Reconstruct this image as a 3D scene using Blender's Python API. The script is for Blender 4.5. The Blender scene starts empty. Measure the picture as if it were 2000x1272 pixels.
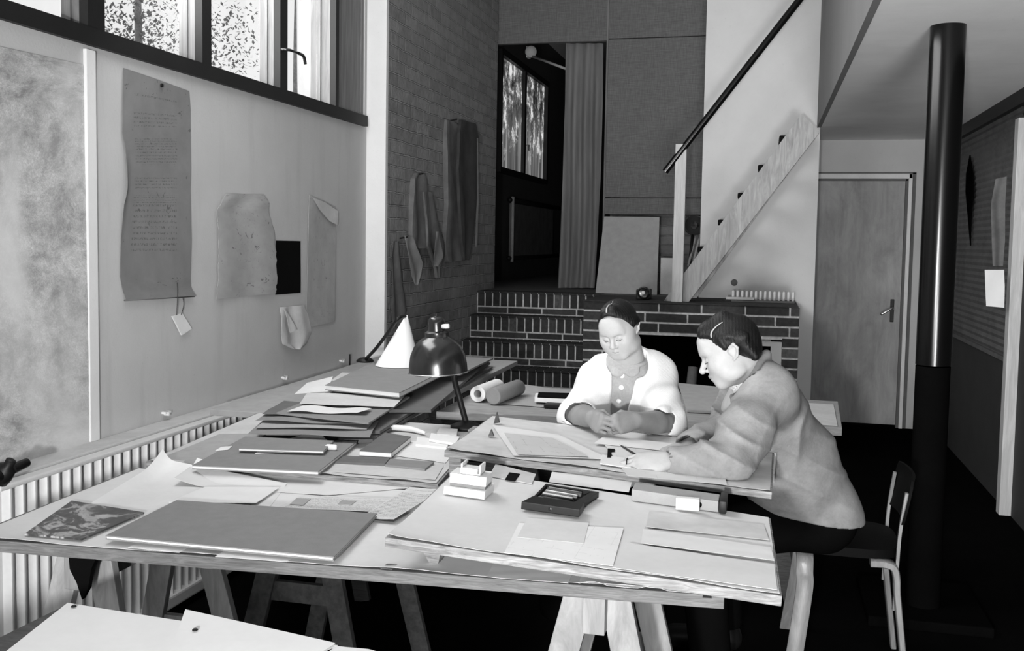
import bpy, bmesh, math, random
import numpy as np
from mathutils import Vector, Matrix
random.seed(7); np.random.seed(7)
SC = bpy.context.scene
# ---------------------------------------------------------------- camera (35 mm lens look, low eye level)
F = 1950.0; PX, PY = 1000.0, 600.0; CAMH = 1.43
_s = 0.0165; _VP = (1495.0, 478.0)
_d = np.array([_VP[0]-PX, _VP[1]-PY, F]); _d /= np.linalg.norm(_d)
_n = np.cross(_d, np.array([1, _s, 0.])); _n /= np.linalg.norm(_n)
if _n[1] > 0: _n = -_n
_x = np.cross(_d, _n); _x /= np.linalg.norm(_x)
if _x[0] < 0: _x = -_x
RW = np.array([_x, _d, _n])            # world axes in camera coordinates (x right, y down, z forward)
CAM = np.array([0, 0, CAMH])
cam_d = bpy.data.cameras.new('camera'); cam = bpy.data.objects.new('camera', cam_d)
SC.collection.objects.link(cam)
right = RW @ np.array([1, 0, 0]); down = RW @ np.array([0, 1, 0]); fwd = RW @ np.array([0, 0, 1])
M = Matrix(((right[0], -down[0], -fwd[0], 0), (right[1], -down[1], -fwd[1], 0), (right[2], -down[2], -fwd[2], CAMH), (0, 0, 0, 1)))
cam.matrix_world = M
cam_d.sensor_fit = 'HORIZONTAL'; cam_d.sensor_width = 36.0; cam_d.lens = 36.0*F/2000.0
cam_d.shift_x = 0.0; cam_d.shift_y = (PY-636.0)/2000.0
cam_d.clip_start = 0.05; cam_d.clip_end = 200
SC.camera = cam
SC.view_settings.view_transform = 'Standard'; SC.view_settings.look = 'None'
SC.view_settings.gamma = 1.0; SC.view_settings.exposure = 0.0; SC.view_settings.use_curve_mapping = False
# ---------------------------------------------------------------- sky, flash, window daylight and added fills
W = bpy.data.worlds.new('sky'); SC.world = W; W.use_nodes = True
bg = W.node_tree.nodes['Background']; bg.inputs[0].default_value = (1, 1, 1, 1); bg.inputs[1].default_value = 0.95
def area(name, loc, target, size, power, sy=None, spread=None):
    l = bpy.data.lights.new(name, 'AREA'); l.energy = power; l.size = size
    if sy: l.shape = 'RECTANGLE'; l.size_y = sy
    if spread: l.spread = spread
    o = bpy.data.objects.new(name, l); SC.collection.objects.link(o); o.location = loc
    o.rotation_euler = (Vector(target)-Vector(loc)).to_track_quat('-Z', 'Y').to_euler(); return o
FL = bpy.data.lights.new('camera_flash', 'SPOT'); FL.energy = 455; FL.shadow_soft_size = 0.06
FL.spot_size = math.radians(95); FL.spot_blend = 0.6
fo = bpy.data.objects.new('camera_flash', FL); SC.collection.objects.link(fo); fo.location = (-0.20, -0.75, 1.24)
fo.rotation_euler = (Vector((-0.2, 6.0, 1.35))-fo.location).to_track_quat('-Z', 'Y').to_euler()
area('rear_fill', (-0.15, -3.1, 1.15), (0.5, 3.5, 1.8), 2.5, 120, 1.5)  # added fill light behind the camera, no real window there
area('high_window_daylight', (-2.2, 3.6, 2.75), (0.6, 5.2, 1.0), 3.0, 80, 1.0)
area('ceiling_fill', (0.95, -2.7, 0.35), (0.95, 1.9, 2.26), 1.3, 82, 0.9, math.radians(85))  # added fill light, unseen, aimed up to brighten the mezzanine ceiling
# ---------------------------------------------------------------- helpers
def ray(px, py): return RW @ np.array([(px-PX)/F, (py-PY)/F, 1.0])
def U(px, py, X=None, Y=None, Z=None, D=None, pl=None):
    r = ray(px, py)
    if X is not None: t = X/r[0]
    elif Y is not None: t = Y/r[1]
    elif Z is not None: t = (Z-CAMH)/r[2]
    elif pl is not None: t = np.dot(pl[0]-CAM, pl[1])/np.dot(r, pl[1])
    else: t = D
    return Vector(CAM+t*r)
def plane3(a, b, c, off=0.0):
    a, b, c = [np.array(v, float) for v in (a, b, c)]
    n = np.cross(b-a, c-a); n /= np.linalg.norm(n)
    if n[2] < 0: n = -n
    return (a+n*off, n)
ORG = {}
def tag(o, label=None, cat=None, group=None, kind=None):
    if label: o['label'] = label
    if cat: o['category'] = cat
    if group: o['group'] = group
    if kind: o['kind'] = kind
    return o
def empty(name, loc, label, cat, group=None):
    o = bpy.data.objects.new(name, None); SC.collection.objects.link(o); o.location = loc; o.empty_display_size = .05
    ORG[o.name] = Vector(loc); return tag(o, label, cat, group)
def link(name, me, mats, parent=None, smooth=False):
    if not isinstance(mats, (list, tuple)): mats = [mats]
    for m in mats: me.materials.append(m)
    if smooth:
        for p in me.polygons: p.use_smooth = True
    o = bpy.data.objects.new(name, me); SC.collection.objects.link(o)
    if parent is not None:
        off = ORG[parent.name]; o.parent = parent
        me.transform(Matrix.Translation(-off)); ORG[o.name] = off
    else:
        co = np.empty(len(me.vertices)*3, np.float32); me.vertices.foreach_get('co', co); co = co.reshape(-1, 3)
        lo, hi = co.min(0), co.max(0); c = Vector(((lo[0]+hi[0])/2, (lo[1]+hi[1])/2, lo[2]))
        me.transform(Matrix.Translation(-c)); o.location = c; ORG[o.name] = c
    return o
def obj(name, bm, mats, parent=None, smooth=False, auto=None, recalc=True):
    if recalc: bmesh.ops.recalc_face_normals(bm, faces=bm.faces)
    me = bpy.data.meshes.new(name); bm.to_mesh(me); bm.free()
    o = link(name, me, mats, parent, smooth or auto is not None)
    if auto is not None:
        me.set_sharp_from_angle(angle=math.radians(auto))
    return o
def S(name, bm, m, parent=None, **k):
    o = obj(name, bm, m, parent, **k)
    if parent is None: o['kind'] = 'structure'
    return o
def nb(): return bmesh.new()
def box(bm, a, b, mi=0, bev=0.0):
    x0, y0, z0 = [min(p, q) for p, q in zip(a, b)]; x1, y1, z1 = [max(p, q) for p, q in zip(a, b)]
    return hexa(bm, [(x0, y0, z0), (x1, y0, z0), (x1, y1, z0), (x0, y1, z0), (x0, y0, z1), (x1, y0, z1), (x1, y1, z1), (x0, y1, z1)], mi, bev)
def hexa(bm, c, mi=0, bev=0.0):
    v = [bm.verts.new(p) for p in c]; fs = []
    for q in ((0, 3, 2, 1), (4, 5, 6, 7), (0, 1, 5, 4), (1, 2, 6, 5), (2, 3, 7, 6), (3, 0, 4, 7)):
        f = bm.faces.new([v[i] for i in q]); f.material_index = mi; fs.append(f)
    if bev > 0:
        es = list({e for f in fs for e in f.edges})
        bmesh.ops.bevel(bm, geom=es, offset=bev, segments=2, profile=.6, affect='EDGES')
    return v
def slab(bm, top, th, mi=0, bev=0.0, up=None):
    t = [Vector(p) for p in top]
    n = Vector((0, 0, 1)) if up is None else Vector(up)
    return hexa(bm, [p-n*th for p in t]+t, mi, bev)
def beam(bm, a, b, w, h, up=(0, 0, 1), mi=0, bev=0.0):
    a, b = Vector(a), Vector(b); d = (b-a).normalized(); u = Vector(up); s = d.cross(u).normalized(); u = s.cross(d).normalized()
    s = s*w/2; u = u*h/2
    return hexa(bm, [a-s-u, a+s-u, b+s-u, b-s-u, a-s+u, a+s+u, b+s+u, b-s+u], mi, bev)
def tube(bm, pts, r, seg=12, cap=True, mi=0, closed=False):
    pts = [Vector(p) for p in pts]; n = len(pts); rs = r if isinstance(r, (list, tuple)) else [r]*n
    rings = []; ref = None
    for i, p in enumerate(pts):
        a = pts[i-1] if (i > 0 or closed) else pts[i]; b = pts[(i+1) % n] if (i < n-1 or closed) else pts[i]
        d = (b-a).normalized()
        if ref is None:
            ref = Vector((0, 0, 1)) if abs(d.z) < .9 else Vector((1, 0, 0))
        s = d.cross(ref).normalized(); t = s.cross(d).normalized(); ref = t
        rings.append([bm.verts.new(p+(s*math.cos(2*math.pi*k/seg)+t*math.sin(2*math.pi*k/seg))*rs[i]) for k in range(seg)])
    for i in range(n if closed else n-1):
        A, B = rings[i], rings[(i+1) % n]
        for k in range(seg):
            f = bm.faces.new((A[k], A[(k+1) % seg], B[(k+1) % seg], B[k])); f.material_index = mi
    if cap and not closed:
        for R_, rev in ((rings[0], True), (rings[-1], False)):
            f = bm.faces.new(R_[::-1] if rev else R_); f.material_index = mi
def lathe(bm, prof, c, seg=32, axis=(0, 0, 1), mi=0):
    c = Vector(c); q = Vector((0, 0, 1)).rotation_difference(Vector(axis)); rings = []
    for r, z in prof:
        rings.append([bm.verts.new(c+q @ Vector((r*math.cos(2*math.pi*k/seg), r*math.sin(2*math.pi*k/seg), z))) for k in range(seg)] if r > 1e-5 else [bm.verts.new(c+q @ Vector((0, 0, z)))])
    for A, B in zip(rings, rings[1:]):
        for k in range(seg):
            a = [A[k % len(A)], A[(k+1) % len(A)], B[(k+1) % len(B)], B[k % len(B)]]
            a = list(dict.fromkeys(a))
            if len(a) > 2:
                f = bm.faces.new(a); f.material_index = mi
def prism(bm, pts, ext, mi=0):
    ext = Vector(ext); A = [bm.verts.new(Vector(p)) for p in pts]; B = [bm.verts.new(Vector(p)+ext) for p in pts]
    n = len(A)
    for f in [bm.faces.new(A[::-1]), bm.faces.new(B)]+[bm.faces.new((A[i], A[(i+1) % n], B[(i+1) % n], B[i])) for i in range(n)]: f.material_index = mi
def bez(p, n=12):
    p = [Vector(q) for q in p]; out = []
    m = len(p)
    for i in range(m-1):
        a = p[max(i-1, 0)]; b = p[i]; c = p[i+1]; d = p[min(i+2, m-1)]
        for k in range(n):
            t = k/n; out.append(.5*((2*b)+(c-a)*t+(2*a-5*b+4*c-d)*t*t+(3*b-a-3*c+d)*t**3))
    out.append(p[-1]); return out
def sheet(name, cs, mats, parent=None, nx=12, ny=12, f=None, th=.001, edge=None, nrm=None):
    """thin solid sheet over corners a(0,0) b(1,0) c(1,1) d(0,1); f(u,v) lifts it along its normal"""
    a, b, c, d = [Vector(p) for p in cs]
    n = (b-a).cross(d-a).normalized() if nrm is None else Vector(nrm)
    bm = nb(); uvl = bm.loops.layers.uv.new('UVMap'); T = []; B = []
    for j in range(ny+1):
        for i in range(nx+1):
            u, v = i/nx, j/ny; uu, vv = (u, v) if edge is None else edge(u, v)
            p = (a*(1-uu)+b*uu)*(1-vv)+(d*(1-uu)+c*uu)*vv
            h = f(u, v) if f else 0
            if isinstance(h, Vector): p = p+h
            else: p = p+n*h
            T.append(bm.verts.new(p+n*th)); B.append(bm.verts.new(p))
    uv = {}
    for L in (T, B):
        for k, v_ in enumerate(L): uv[v_] = ((k % (nx+1))/nx, (k//(nx+1))/ny)
    def fc(*v):
        fa = bm.faces.new(v)
        for lp in fa.loops: lp[uvl].uv = uv[lp.vert]
    w = nx+1
    for j in range(ny):
        for i in range(nx):
            k = j*w+i; fc(T[k], T[k+1], T[k+1+w], T[k+w]); fc(B[k+w], B[k+1+w], B[k+1], B[k])
    for i in range(nx):
        fc(B[i], B[i+1], T[i+1], T[i]); k = ny*w+i; fc(T[k], T[k+1], B[k+1], B[k])
    for j in range(ny):
        k = j*w; fc(T[k], T[k+w], B[k+w], B[k]); k = j*w+nx; fc(B[k], B[k+w], T[k+w], T[k])
    return obj(name, bm, mats, parent, smooth=(f is not None), auto=(50 if f is not None else None))
def wob(seed, amp, k=2.0):
    r = random.Random(seed); q = [(r.uniform(-k, k), r.uniform(-k, k), r.uniform(0, 6.28), r.uniform(.4, 1)) for _ in range(4)]
    return lambda u, v: amp*(1+sum(w*math.sin(6.28*(a*u+b*v)+p) for a, b, p, w in q)/3)*.6
# ---------------------------------------------------------------- procedural materials (the photograph is black and white, so are they)
def g3(v): return (v, v, v, 1)
class NT:
    def __init__(s, name):
        s.m = bpy.data.materials.new(name); s.m.use_nodes = True; s.t = s.m.node_tree
        s.b = s.t.nodes['Principled BSDF']; s.m.diffuse_color = (.5, .5, .5, 1)
    def n(s, ty, **k):
        x = s.t.nodes.new(ty)
        for a, v in k.items():
            if a.startswith('i_'):
                key = a[2:]; key = int(key) if key.isdigit() else key.replace('_', ' ')
                if isinstance(v, bpy.types.NodeSocket): s.t.links.new(v, x.inputs[key])
                else: x.inputs[key].default_value = v
            else: setattr(x, a, v)
        return x
    def l(s, a, b): s.t.links.new(a, b)
    def math(s, op, a, b=0.0, c=0.0):
        x = s.t.nodes.new('ShaderNodeMath'); x.operation = op
        for i, v in enumerate((a, b, c)):
            if isinstance(v, (int, float)): x.inputs[i].default_value = v
            else: s.l(v, x.inputs[i])
        return x.outputs[0]
    def co(s, kind='Object', sc=(1, 1, 1), rot=(0, 0, 0), loc=(0, 0, 0)):
        c = s.n('ShaderNodeTexCoord'); m = s.n('ShaderNodeMapping'); s.l(c.outputs[kind], m.inputs[0])
        m.inputs['Scale'].default_value = sc; m.inputs['Rotation'].default_value = rot; m.inputs['Location'].default_value = loc
        return m.outputs[0]
    def noise(s, v, sc, det=4, rough=.6, dist=0):
        x = s.n('ShaderNodeTexNoise'); s.l(v, x.inputs['Vector']); x.inputs['Scale'].default_value = sc; x.inputs['Detail'].default_value = det
        x.inputs['Roughness'].default_value = rough; x.inputs['Distortion'].default_value = dist; return x.outputs['Fac']
    def ramp(s, f, st, interp='LINEAR'):
        x = s.n('ShaderNodeValToRGB'); s.l(f, x.inputs[0]); cr = x.color_ramp; cr.interpolation = interp
        while len(cr.elements) < len(st): cr.elements.new(.5)
        for e, (p, v) in zip(cr.elements, st): e.position = p; e.color = g3(v)
        return x.outputs[0]
    def mix(s, f, a, b, mode='MIX'):
        x = s.n('ShaderNodeMix', data_type='RGBA', blend_type=mode)
        for i, v in ((0, f), (6, a), (7, b)):
            if isinstance(v, (int, float)): x.inputs[i].default_value = v if i == 0 else g3(v)
            else: s.l(v, x.inputs[i])
        return x.outputs[2]
    def out(s, col=None, rough=.6, bump=None, bs=.3, bd=.01, metal=0, spec=.5):
        if col is not None:
            if isinstance(col, (int, float)): s.b.inputs['Base Color'].default_value = g3(col)
            else: s.l(col, s.b.inputs['Base Color'])
        if isinstance(rough, (int, float)): s.b.inputs['Roughness'].default_value = rough
        else: s.l(rough, s.b.inputs['Roughness'])
        s.b.inputs['Metallic'].default_value = metal; s.b.inputs['Specular IOR Level'].default_value = spec
        if bump is not None:
            b = s.n('ShaderNodeBump'); b.inputs['Strength'].default_value = bs; b.inputs['Distance'].default_value = bd
            s.l(bump, b.inputs['Height']); s.l(b.outputs[0], s.b.inputs['Normal'])
        return s.m
def plain(name, v, rough=.7, amt=.15, sc=6, bs=.15, bsc=80, metal=0, bd=.002, spec=.4, sc3=(1, 1, 1)):
    t = NT(name); c = t.co(sc=sc3); n = t.noise(c, sc); n2 = t.noise(c, bsc, 3)
    col = t.ramp(n, [(.3, v*(1-amt)), (.7, min(v*(1+amt), .95))])
    col = t.mix(.12*amt/.15 if amt < .15 else .12, col, t.ramp(n2, [(.35, v*.6), (.65, min(v*1.3, .95))]))
    return t.out(col, rough, n2, bs, bd, metal, spec)
def wood(name, lo, hi, sc=(1, 12, 12), rough=.6, knots=False, sc0=4):
    t = NT(name); c = t.co(sc=sc); n = t.noise(c, sc0, 6, .65, 1.2); n2 = t.noise(c, 30, 3)
    col = t.ramp(n, [(.3, lo), (.5, (lo+hi)/2), (.65, hi)])
    if knots:
        v = t.n('ShaderNodeTexVoronoi', i_Vector=t.co(sc=(5, 5, 5)), i_Scale=1.0)
        k = t.ramp(v.outputs['Distance'], [(.0, 1), (.10, 1), (.16, 0)]); col = t.mix(k, col, lo*.35)
    return t.out(col, rough, n2, .2, .002)
def text(name, paper, ink, rows=30, x0=.1, x1=.8, seg=((0, 1),), dens=.5, rough=.8, wsc=60, spots=0.0, diag=False):
    """paper carrying rows of small handwriting / print, in the sheet's own uv"""
    t = NT(name); uv = t.co('UV'); sp = t.n('ShaderNodeSeparateXYZ', i_0=uv); u, v = sp.outputs[0], sp.outputs[1]
    fr = t.math('FRACT', t.math('MULTIPLY', v, rows)); band = t.math('MULTIPLY', t.math('GREATER_THAN', fr, .3), t.math('LESS_THAN', fr, .75))
    wn = t.noise(t.co('UV', (wsc, rows*1.6, 1)), 1.0, 3, .8); w = t.math('GREATER_THAN', wn, dens)
    inx = t.math('MULTIPLY', t.math('GREATER_THAN', u, x0), t.math('LESS_THAN', u, x1))
    s_ = None
    for a, b in seg:
        q = t.math('MULTIPLY', t.math('GREATER_THAN', v, a), t.math('LESS_THAN', v, b)); s_ = q if s_ is None else t.math('MAXIMUM', s_, q)
    f = t.math('MULTIPLY', t.math('MULTIPLY', band, w), t.math('MULTIPLY', inx, s_))
    if spots:
        sn = t.noise(t.co('UV', (7, 12, 1), loc=(3, 1, 0)), 1.0, 4, .7, 1.0); f = t.math('MAXIMUM', f, t.math('GREATER_THAN', sn, 1-spots))
    base = t.ramp(t.noise(t.co('UV', (5, 9, 1)), 1.0, 5), [(.3, paper*.88), (.7, min(paper*1.08, .95))])
    return t.out(t.mix(t.math('MULTIPLY', f, .8), base, ink), rough, t.noise(t.co(), 120), .1, .001)
def lines_mat(name, paper, ink, sc=(6, 4), w=.05, amt=.5):
    """faint ruled construction drawing"""
    t = NT(name); uv = t.co('UV', (sc[0], sc[1], 1), rot=(0, 0, .12)); sp = t.n('ShaderNodeSeparateXYZ', i_0=uv)
    a = t.math('LESS_THAN', t.math('FRACT', sp.outputs[0]), w); b = t.math('LESS_THAN', t.math('FRACT', sp.outputs[1]), w)
    m = t.math('GREATER_THAN', t.noise(t.co('UV', (5, 5, 1)), 1.0, 2), .52)
    f = t.math('MULTIPLY', t.math('MULTIPLY', t.math('MAXIMUM', a, b), m), amt)
    base = t.ramp(t.noise(t.co(), 5), [(.3, paper*.94), (.7, min(paper*1.05, .95))])
    return t.out(t.mix(f, base, ink), .8)
M_ = {}
def mk():
    m = M_
    def wallm(name, v, stain=.25, dk=.75):
        t = NT(name); c = t.co(); n = t.noise(c, 2.2, 6, .65); n2 = t.noise(c, 90, 3); n3 = t.noise(t.co(sc=(1, 3, .35)), 3.5, 4)
        col = t.ramp(n, [(.3, v*.93), (.7, v*1.04)]); col = t.mix(t.ramp(n3, [(.55, 0), (.78, stain)]), col, v*dk)
        col = t.mix(t.ramp(n2, [(.66, 0), (.74, .25)]), col, v*.55)
        return t.out(col, .85, n2, .25, .003, spec=.2)
    m['wall'] = wallm('plaster_wall', .50, .45)
    m['white_wall'] = wallm('white_plaster', .64, .08)
    m['white'] = wallm('painted_white', .72, .05)
    m['ceil'] = wallm('ceiling_paint', .88, .15)
    m['fascia'] = wallm('grey_board', .20, .2)
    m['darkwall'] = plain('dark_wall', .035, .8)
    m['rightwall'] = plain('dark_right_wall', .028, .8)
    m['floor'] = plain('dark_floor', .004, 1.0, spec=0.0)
    m['landing'] = plain('landing_floor', .08, .7)
    m['black'] = plain('black_paint', .006, .5, bs=.05, spec=.3)
    m['blackm'] = plain('black_matt', .003, 1.0, spec=.0)
    m['frame'] = plain('black_window_frame', .012, .55, spec=.3)
    m['pipe'] = plain('gloss_black_enamel', .003, .20, amt=.05, bs=.0, bsc=25, spec=.35)
    m['jamb'] = wood('window_jamb_wood', .10, .20, (9, 9, .6))
    m['ledge'] = plain('grey_ledge', .48, .7, .12, 9)
    m['rad'] = plain('radiator_enamel', .62, .35, .06, 5, bs=.04, spec=.6)
    m['brick'] = plain('brick_dark', .026, .8, .4, 40, .5, 120)
    m['brick2'] = plain('brick_mid', .045, .8, .4, 40, .5, 120)
    m['brick3'] = plain('brick_pale', .09, .8, .4, 40, .5, 120)
    m['mortar'] = plain('mortar', .52, .95, .3, 30, .6, 150)
    # old brick wall, grey washed
    t = NT('brick_wall'); c = t.co(rot=(0, 0, 0)); sp = t.n('ShaderNodeSeparateXYZ', i_0=c)
    wz = t.math('ADD', sp.outputs[2], t.math('MULTIPLY', t.noise(c, 9, 3), .022)); wy = t.math('ADD', sp.outputs[1], t.math('MULTIPLY', t.noise(t.co(loc=(5, 5, 5)), 9, 3), .03))
    v = t.n('ShaderNodeCombineXYZ', i_0=wy, i_1=wz)
    b = t.n('ShaderNodeTexBrick', i_Vector=v.outputs[0], i_Scale=1.0, i_Color1=g3(.15), i_Color2=g3(.27), i_Mortar=g3(.46))
    b.inputs['Mortar Size'].default_value = .006; b.inputs['Brick Width'].default_value = .23; b.inputs['Row Height'].default_value = .078
    b.inputs['Mortar Smooth'].default_value = .7
    n = t.noise(c, 14, 5, .7); col = t.mix(.5, b.outputs[0], t.ramp(n, [(.3, .14), (.7, .32)]))
    hgt = t.math('SUBTRACT', t.math('MULTIPLY', n, .5), b.outputs['Fac'])
    m['brickwall'] = t.out(col, .9, hgt, 1.0, .02)
    # woven fibre panel
    t = NT('woven_panel'); c = t.co(); sp = t.n('ShaderNodeSeparateXYZ', i_0=c)
    a = t.noise(t.co(sc=(420, 420, 14)), 1, 2); b_ = t.noise(t.co(sc=(14, 14, 420)), 1, 2); s = t.math('ADD', a, b_)
    m['woven'] = t.out(t.ramp(s, [(.36, .085), (.5, .12), (.64, .165)]), .9, s, .3, .002)
    for e in t.t.nodes:
        if e.type == 'VALTORGB':
            for q, p in zip(e.color_ramp.elements, (.75/2+.38, 1.0/2+.48, .9)): pass
    x = t.math('MULTIPLY', s, .5); [t.l(x, e.inputs[0]) for e in t.t.nodes if e.type == 'VALTORGB']
    m['curtain'] = plain('heavy_curtain', .17, .95, .35, 14, .2, 120, sc3=(1, 1, .08))
    m['corr'] = plain('ribbed_panel', .10, .7, .3, 8)
    t = NT('door_plywood'); c = t.co(sc=(3, 3, 1.2)); n = t.noise(c, 2.0, 7, .7, .6); n2 = t.noise(t.co(sc=(40, 40, 3)), 1, 3)
    col = t.ramp(n, [(.3, .22), (.5, .33), (.7, .44)]); col = t.mix(.2, col, t.ramp(n2, [(.3, .22), (.7, .45)]))
    m['door'] = t.out(col, .75, n2, .1, .001)
    m['doorframe'] = plain('door_frame_paint', .66, .6, .08)
    m['pine'] = wood('knotty_pine', .22, .42, (9, 9, 1.0), knots=True)
    m['post'] = wood('pine_post', .38, .55, (9, 9, .8))
    m['trestle'] = wood('trestle_pine', .16, .30, (5, 5, 1))
    m['birch'] = wood('birch_leg', .14, .26, (6, 6, 1), .35)
    m['seatdark'] = plain('dark_seat', .004, .6, spec=.05)
    m['boardwood'] = wood('drawing_board_edge', .10, .34, (3, 14, 30), .7)
    m['tabletop'] = wood('table_top', .33, .46, (14, 2, 10), .7)
    m['tableedge'] = wood('table_edge', .07, .17, (3, 9, 40), .7)
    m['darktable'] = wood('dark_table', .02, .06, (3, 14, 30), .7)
    m['benchtop'] = wood('bench_plywood', .22, .34, (2, 14, 14), .7)
    m['paper'] = plain('white_paper', .66, .85, .05, 7, .05, 60)
    m['paper2'] = plain('bright_paper', .72, .85, .03, 7, .05, 60)
    m['paperg'] = plain('grey_paper', .52, .85, .10, 7, .08, 60)
    m['tracing'] = plain('tracing_paper', .60, .5, .14, 9, .15, 30)
    m['cover'] = plain('board_cover_paper', .66, .8, .05, 5, .06, 60)
    m['card'] = plain('grey_cardboard', .215, .9, .06, 30, .25, 300)
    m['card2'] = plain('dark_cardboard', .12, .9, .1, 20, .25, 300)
    m['card3'] = plain('mid_cardboard', .34, .9, .08, 20, .2, 300)
    m['pages'] = plain('page_edges', .55, .9, .1, 60, .3, 300, sc3=(1, 1, 20))
    m['blackcard'] = plain('black_card', .004, .8, bs=.1, spec=.05)
    m['cloth_dark'] = plain('dark_coat_cloth', .045, .95, .35, 9, .4, 150)
    m['cloth_mid'] = plain('grey_coat_cloth', .13, .95, .3, 9, .4, 150)
    m['cloth_light'] = plain('pale_rag_cloth', .28, .95, .2, 9, .4, 150)
    m['lamp'] = plain('black_lamp_enamel', .012, .22, .3, 20, .1, 40, spec=.7)
    m['chrome'] = plain('chrome', .7, .2, .05, metal=1.0, bs=.02)
    m['skin'] = plain('skin', .42, .55, .06, 30, .12, 200, bd=.001, spec=.35)
    m['skin2'] = plain('skin_tanned', .23, .55, .08, 30, .12, 200, bd=.001, spec=.35)
    m['lip'] = plain('lips', .26, .5, .05)
    m['brow'] = plain('eyebrow_hair', .16, .9, .2)
    m['lash'] = plain('eyelashes', .05, .9)
    t = NT('dark_hair'); c = t.co(sc=(120, 120, 20)); n = t.noise(c, 3, 4, .7, .8)
    m['hair'] = t.out(t.ramp(n, [(.35, .003), (.7, .010)]), .42, n, .5, .003, spec=.3)
    m['cardigan'] = plain('white_wool', .78, .95, .02, 30, .35, 260, bd=.003, spec=.1)
    m['blouse'] = plain('grey_blouse', .36, .9, .08, 160, .3, 200)
    m['button'] = plain('white_button', .8, .4, .02)
    m['jacket'] = plain('suede_jacket', .26, .95, .26, 11, .5, 140, spec=.1)
    m['shirt'] = plain('white_shirt', .82, .9, .02)
    m['trousers'] = plain('dark_trousers', .004, 1.0, spec=0)
    m['leaf'] = plain('birch_leaf', .16, .8, .5, 20)
    m['bark'] = plain('bark', .2, .9, .4, 8)
    m['white_shade'] = plain('white_card_cone', .82, .6, .02)
    # window glass: clear pane
    t = NT('window_glass'); t.b.inputs['Base Color'].default_value = g3(1); t.b.inputs['Roughness'].default_value = 0
    tr = t.n('ShaderNodeBsdfTransparent'); gl = t.n('ShaderNodeBsdfGlossy', i_Roughness=0.02); mx = t.n('ShaderNodeMixShader', i_0=.05)
    t.l(tr.outputs[0], mx.inputs[1]); t.l(gl.outputs[0], mx.inputs[2]); t.l(mx.outputs[0], [n for n in t.t.nodes if n.type == 'OUTPUT_MATERIAL'][0].inputs[0]); m['glass'] = t.m
    # big map with faded terrain marks
    t = NT('map_paper'); uv = t.co('UV', (4, 9, 1)); n = t.noise(uv, 1.3, 8, .78, .25); n2 = t.noise(t.co('UV', (28, 60, 1), rot=(0, 0, .5)), 1.0, 4, .8, 2); n3 = t.noise(t.co('UV', (1.6, 1.3, 1), loc=(.3, .1, 0)), 1.0, 3)
    ln = t.math('LESS_THAN', t.math('ABSOLUTE', t.math('SUBTRACT', n2, .5)), .035)
    col = t.ramp(n, [(.38, .26), (.5, .45), (.62, .62)]); col = t.mix(t.math('MULTIPLY', ln, .35), col, .15); col = t.mix(t.ramp(n3, [(.42, 0), (.6, .8)]), col, .64)
    m['map'] = t.out(col, .8, n, .1, .002)
    # magazine photo
    t = NT('magazine_picture'); uv = t.co('UV', (2.6, 3.4, 1), loc=(2, 5, 0)); n = t.noise(uv, 1.0, 5, .6, 1.6)
    m['mag'] = t.out(t.ramp(n, [(.40, .025), (.5, .05), (.56, .30), (.66, .42)]), .35)
    m['sheet_text'] = text('written_sheet', .19, .07, 64, .16, .80, ((.27, .46), (.50, .56), (.62, .76), (.82, .88), (.925, .94)), .53, spots=.335)
    m['sheet_a'] = text('sketch_sheet', .36, .12, 18, .3, .7, ((.2, .7),), .62, spots=.35)
    m['sheet_b'] = text('faded_sheet', .38, .18, 22, .2, .8, ((.1, .8),), .62, spots=.33)
    m['newspaper'] = text('newspaper', .62, .12, 26, .04, .96, ((.06, .8), (.88, .93)), .5, spots=.31)
    m['plan'] = lines_mat('plan_print', .50, .22, (5, 4), .04, .6)
    m['planw'] = lines_mat('plan_white', .80, .45, (8, 6), .04, .35)
    m['tracing_plan'] = lines_mat('tracing_plan', .62, .4, (10, 5), .05, .4)
mk()
# ---------------------------------------------------------------- room shell
XL, XB, YJ, XR, YD, ZC, YW, YP, ZL = -2.28, -2.16, 5.50, 1.32, 8.33, 2.262, 7.40, 8.0, 1.035
m = M_
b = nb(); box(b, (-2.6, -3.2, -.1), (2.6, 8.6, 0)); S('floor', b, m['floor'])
b = nb(); box(b, (-2.7, 7.46, ZL-.12), (.25, 15.2, ZL)); S('floor_landing', b, m['landing'])
b = nb(); box(b, (-2.7, -3.2, 0), (XL, YJ, 2.075)); box(b, (-2.7, -3.2, 3.4), (XL, YJ, 3.7)); box(b, (-2.7, -3.2, 2.075), (XL, -.4, 3.4)); box(b, (-2.7, 5.465, 2.075), (XL, YJ, 3.4)); S('wall_left', b, m['wall'])
b = nb(); box(b, (-2.7, YJ-.004, 0), (XB, YJ+.03, 3.7)); S('wall_return', b, m['white'])
b = nb(); box(b, (-2.7, YJ+.03, 0), (XB, 7.95, 3.7)); S('wall_brick', b, m['brickwall'])
b = nb(); box(b, (-2.7, -3.3, 0), (2.6, -3.2, 3.7)); S('wall_rear', b, m['wall'])
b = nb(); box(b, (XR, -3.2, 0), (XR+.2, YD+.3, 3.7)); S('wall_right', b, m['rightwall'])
b = nb(); box(b, (-2.7, -3.3, 3.7), (2.6, 15.2, 3.85)); S('ceiling', b, m['white_wall'])
b = nb(); box(b, (.352, -3.2, ZC), (XR, YD, ZC+.16)); S('ceiling_mezzanine', b, m['ceil'])
b = nb(); box(b, (.325, -3.2, ZC-.004), (.352, YW, 3.7)); S('wall_mezzanine_side', b, m['fascia'])
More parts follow.
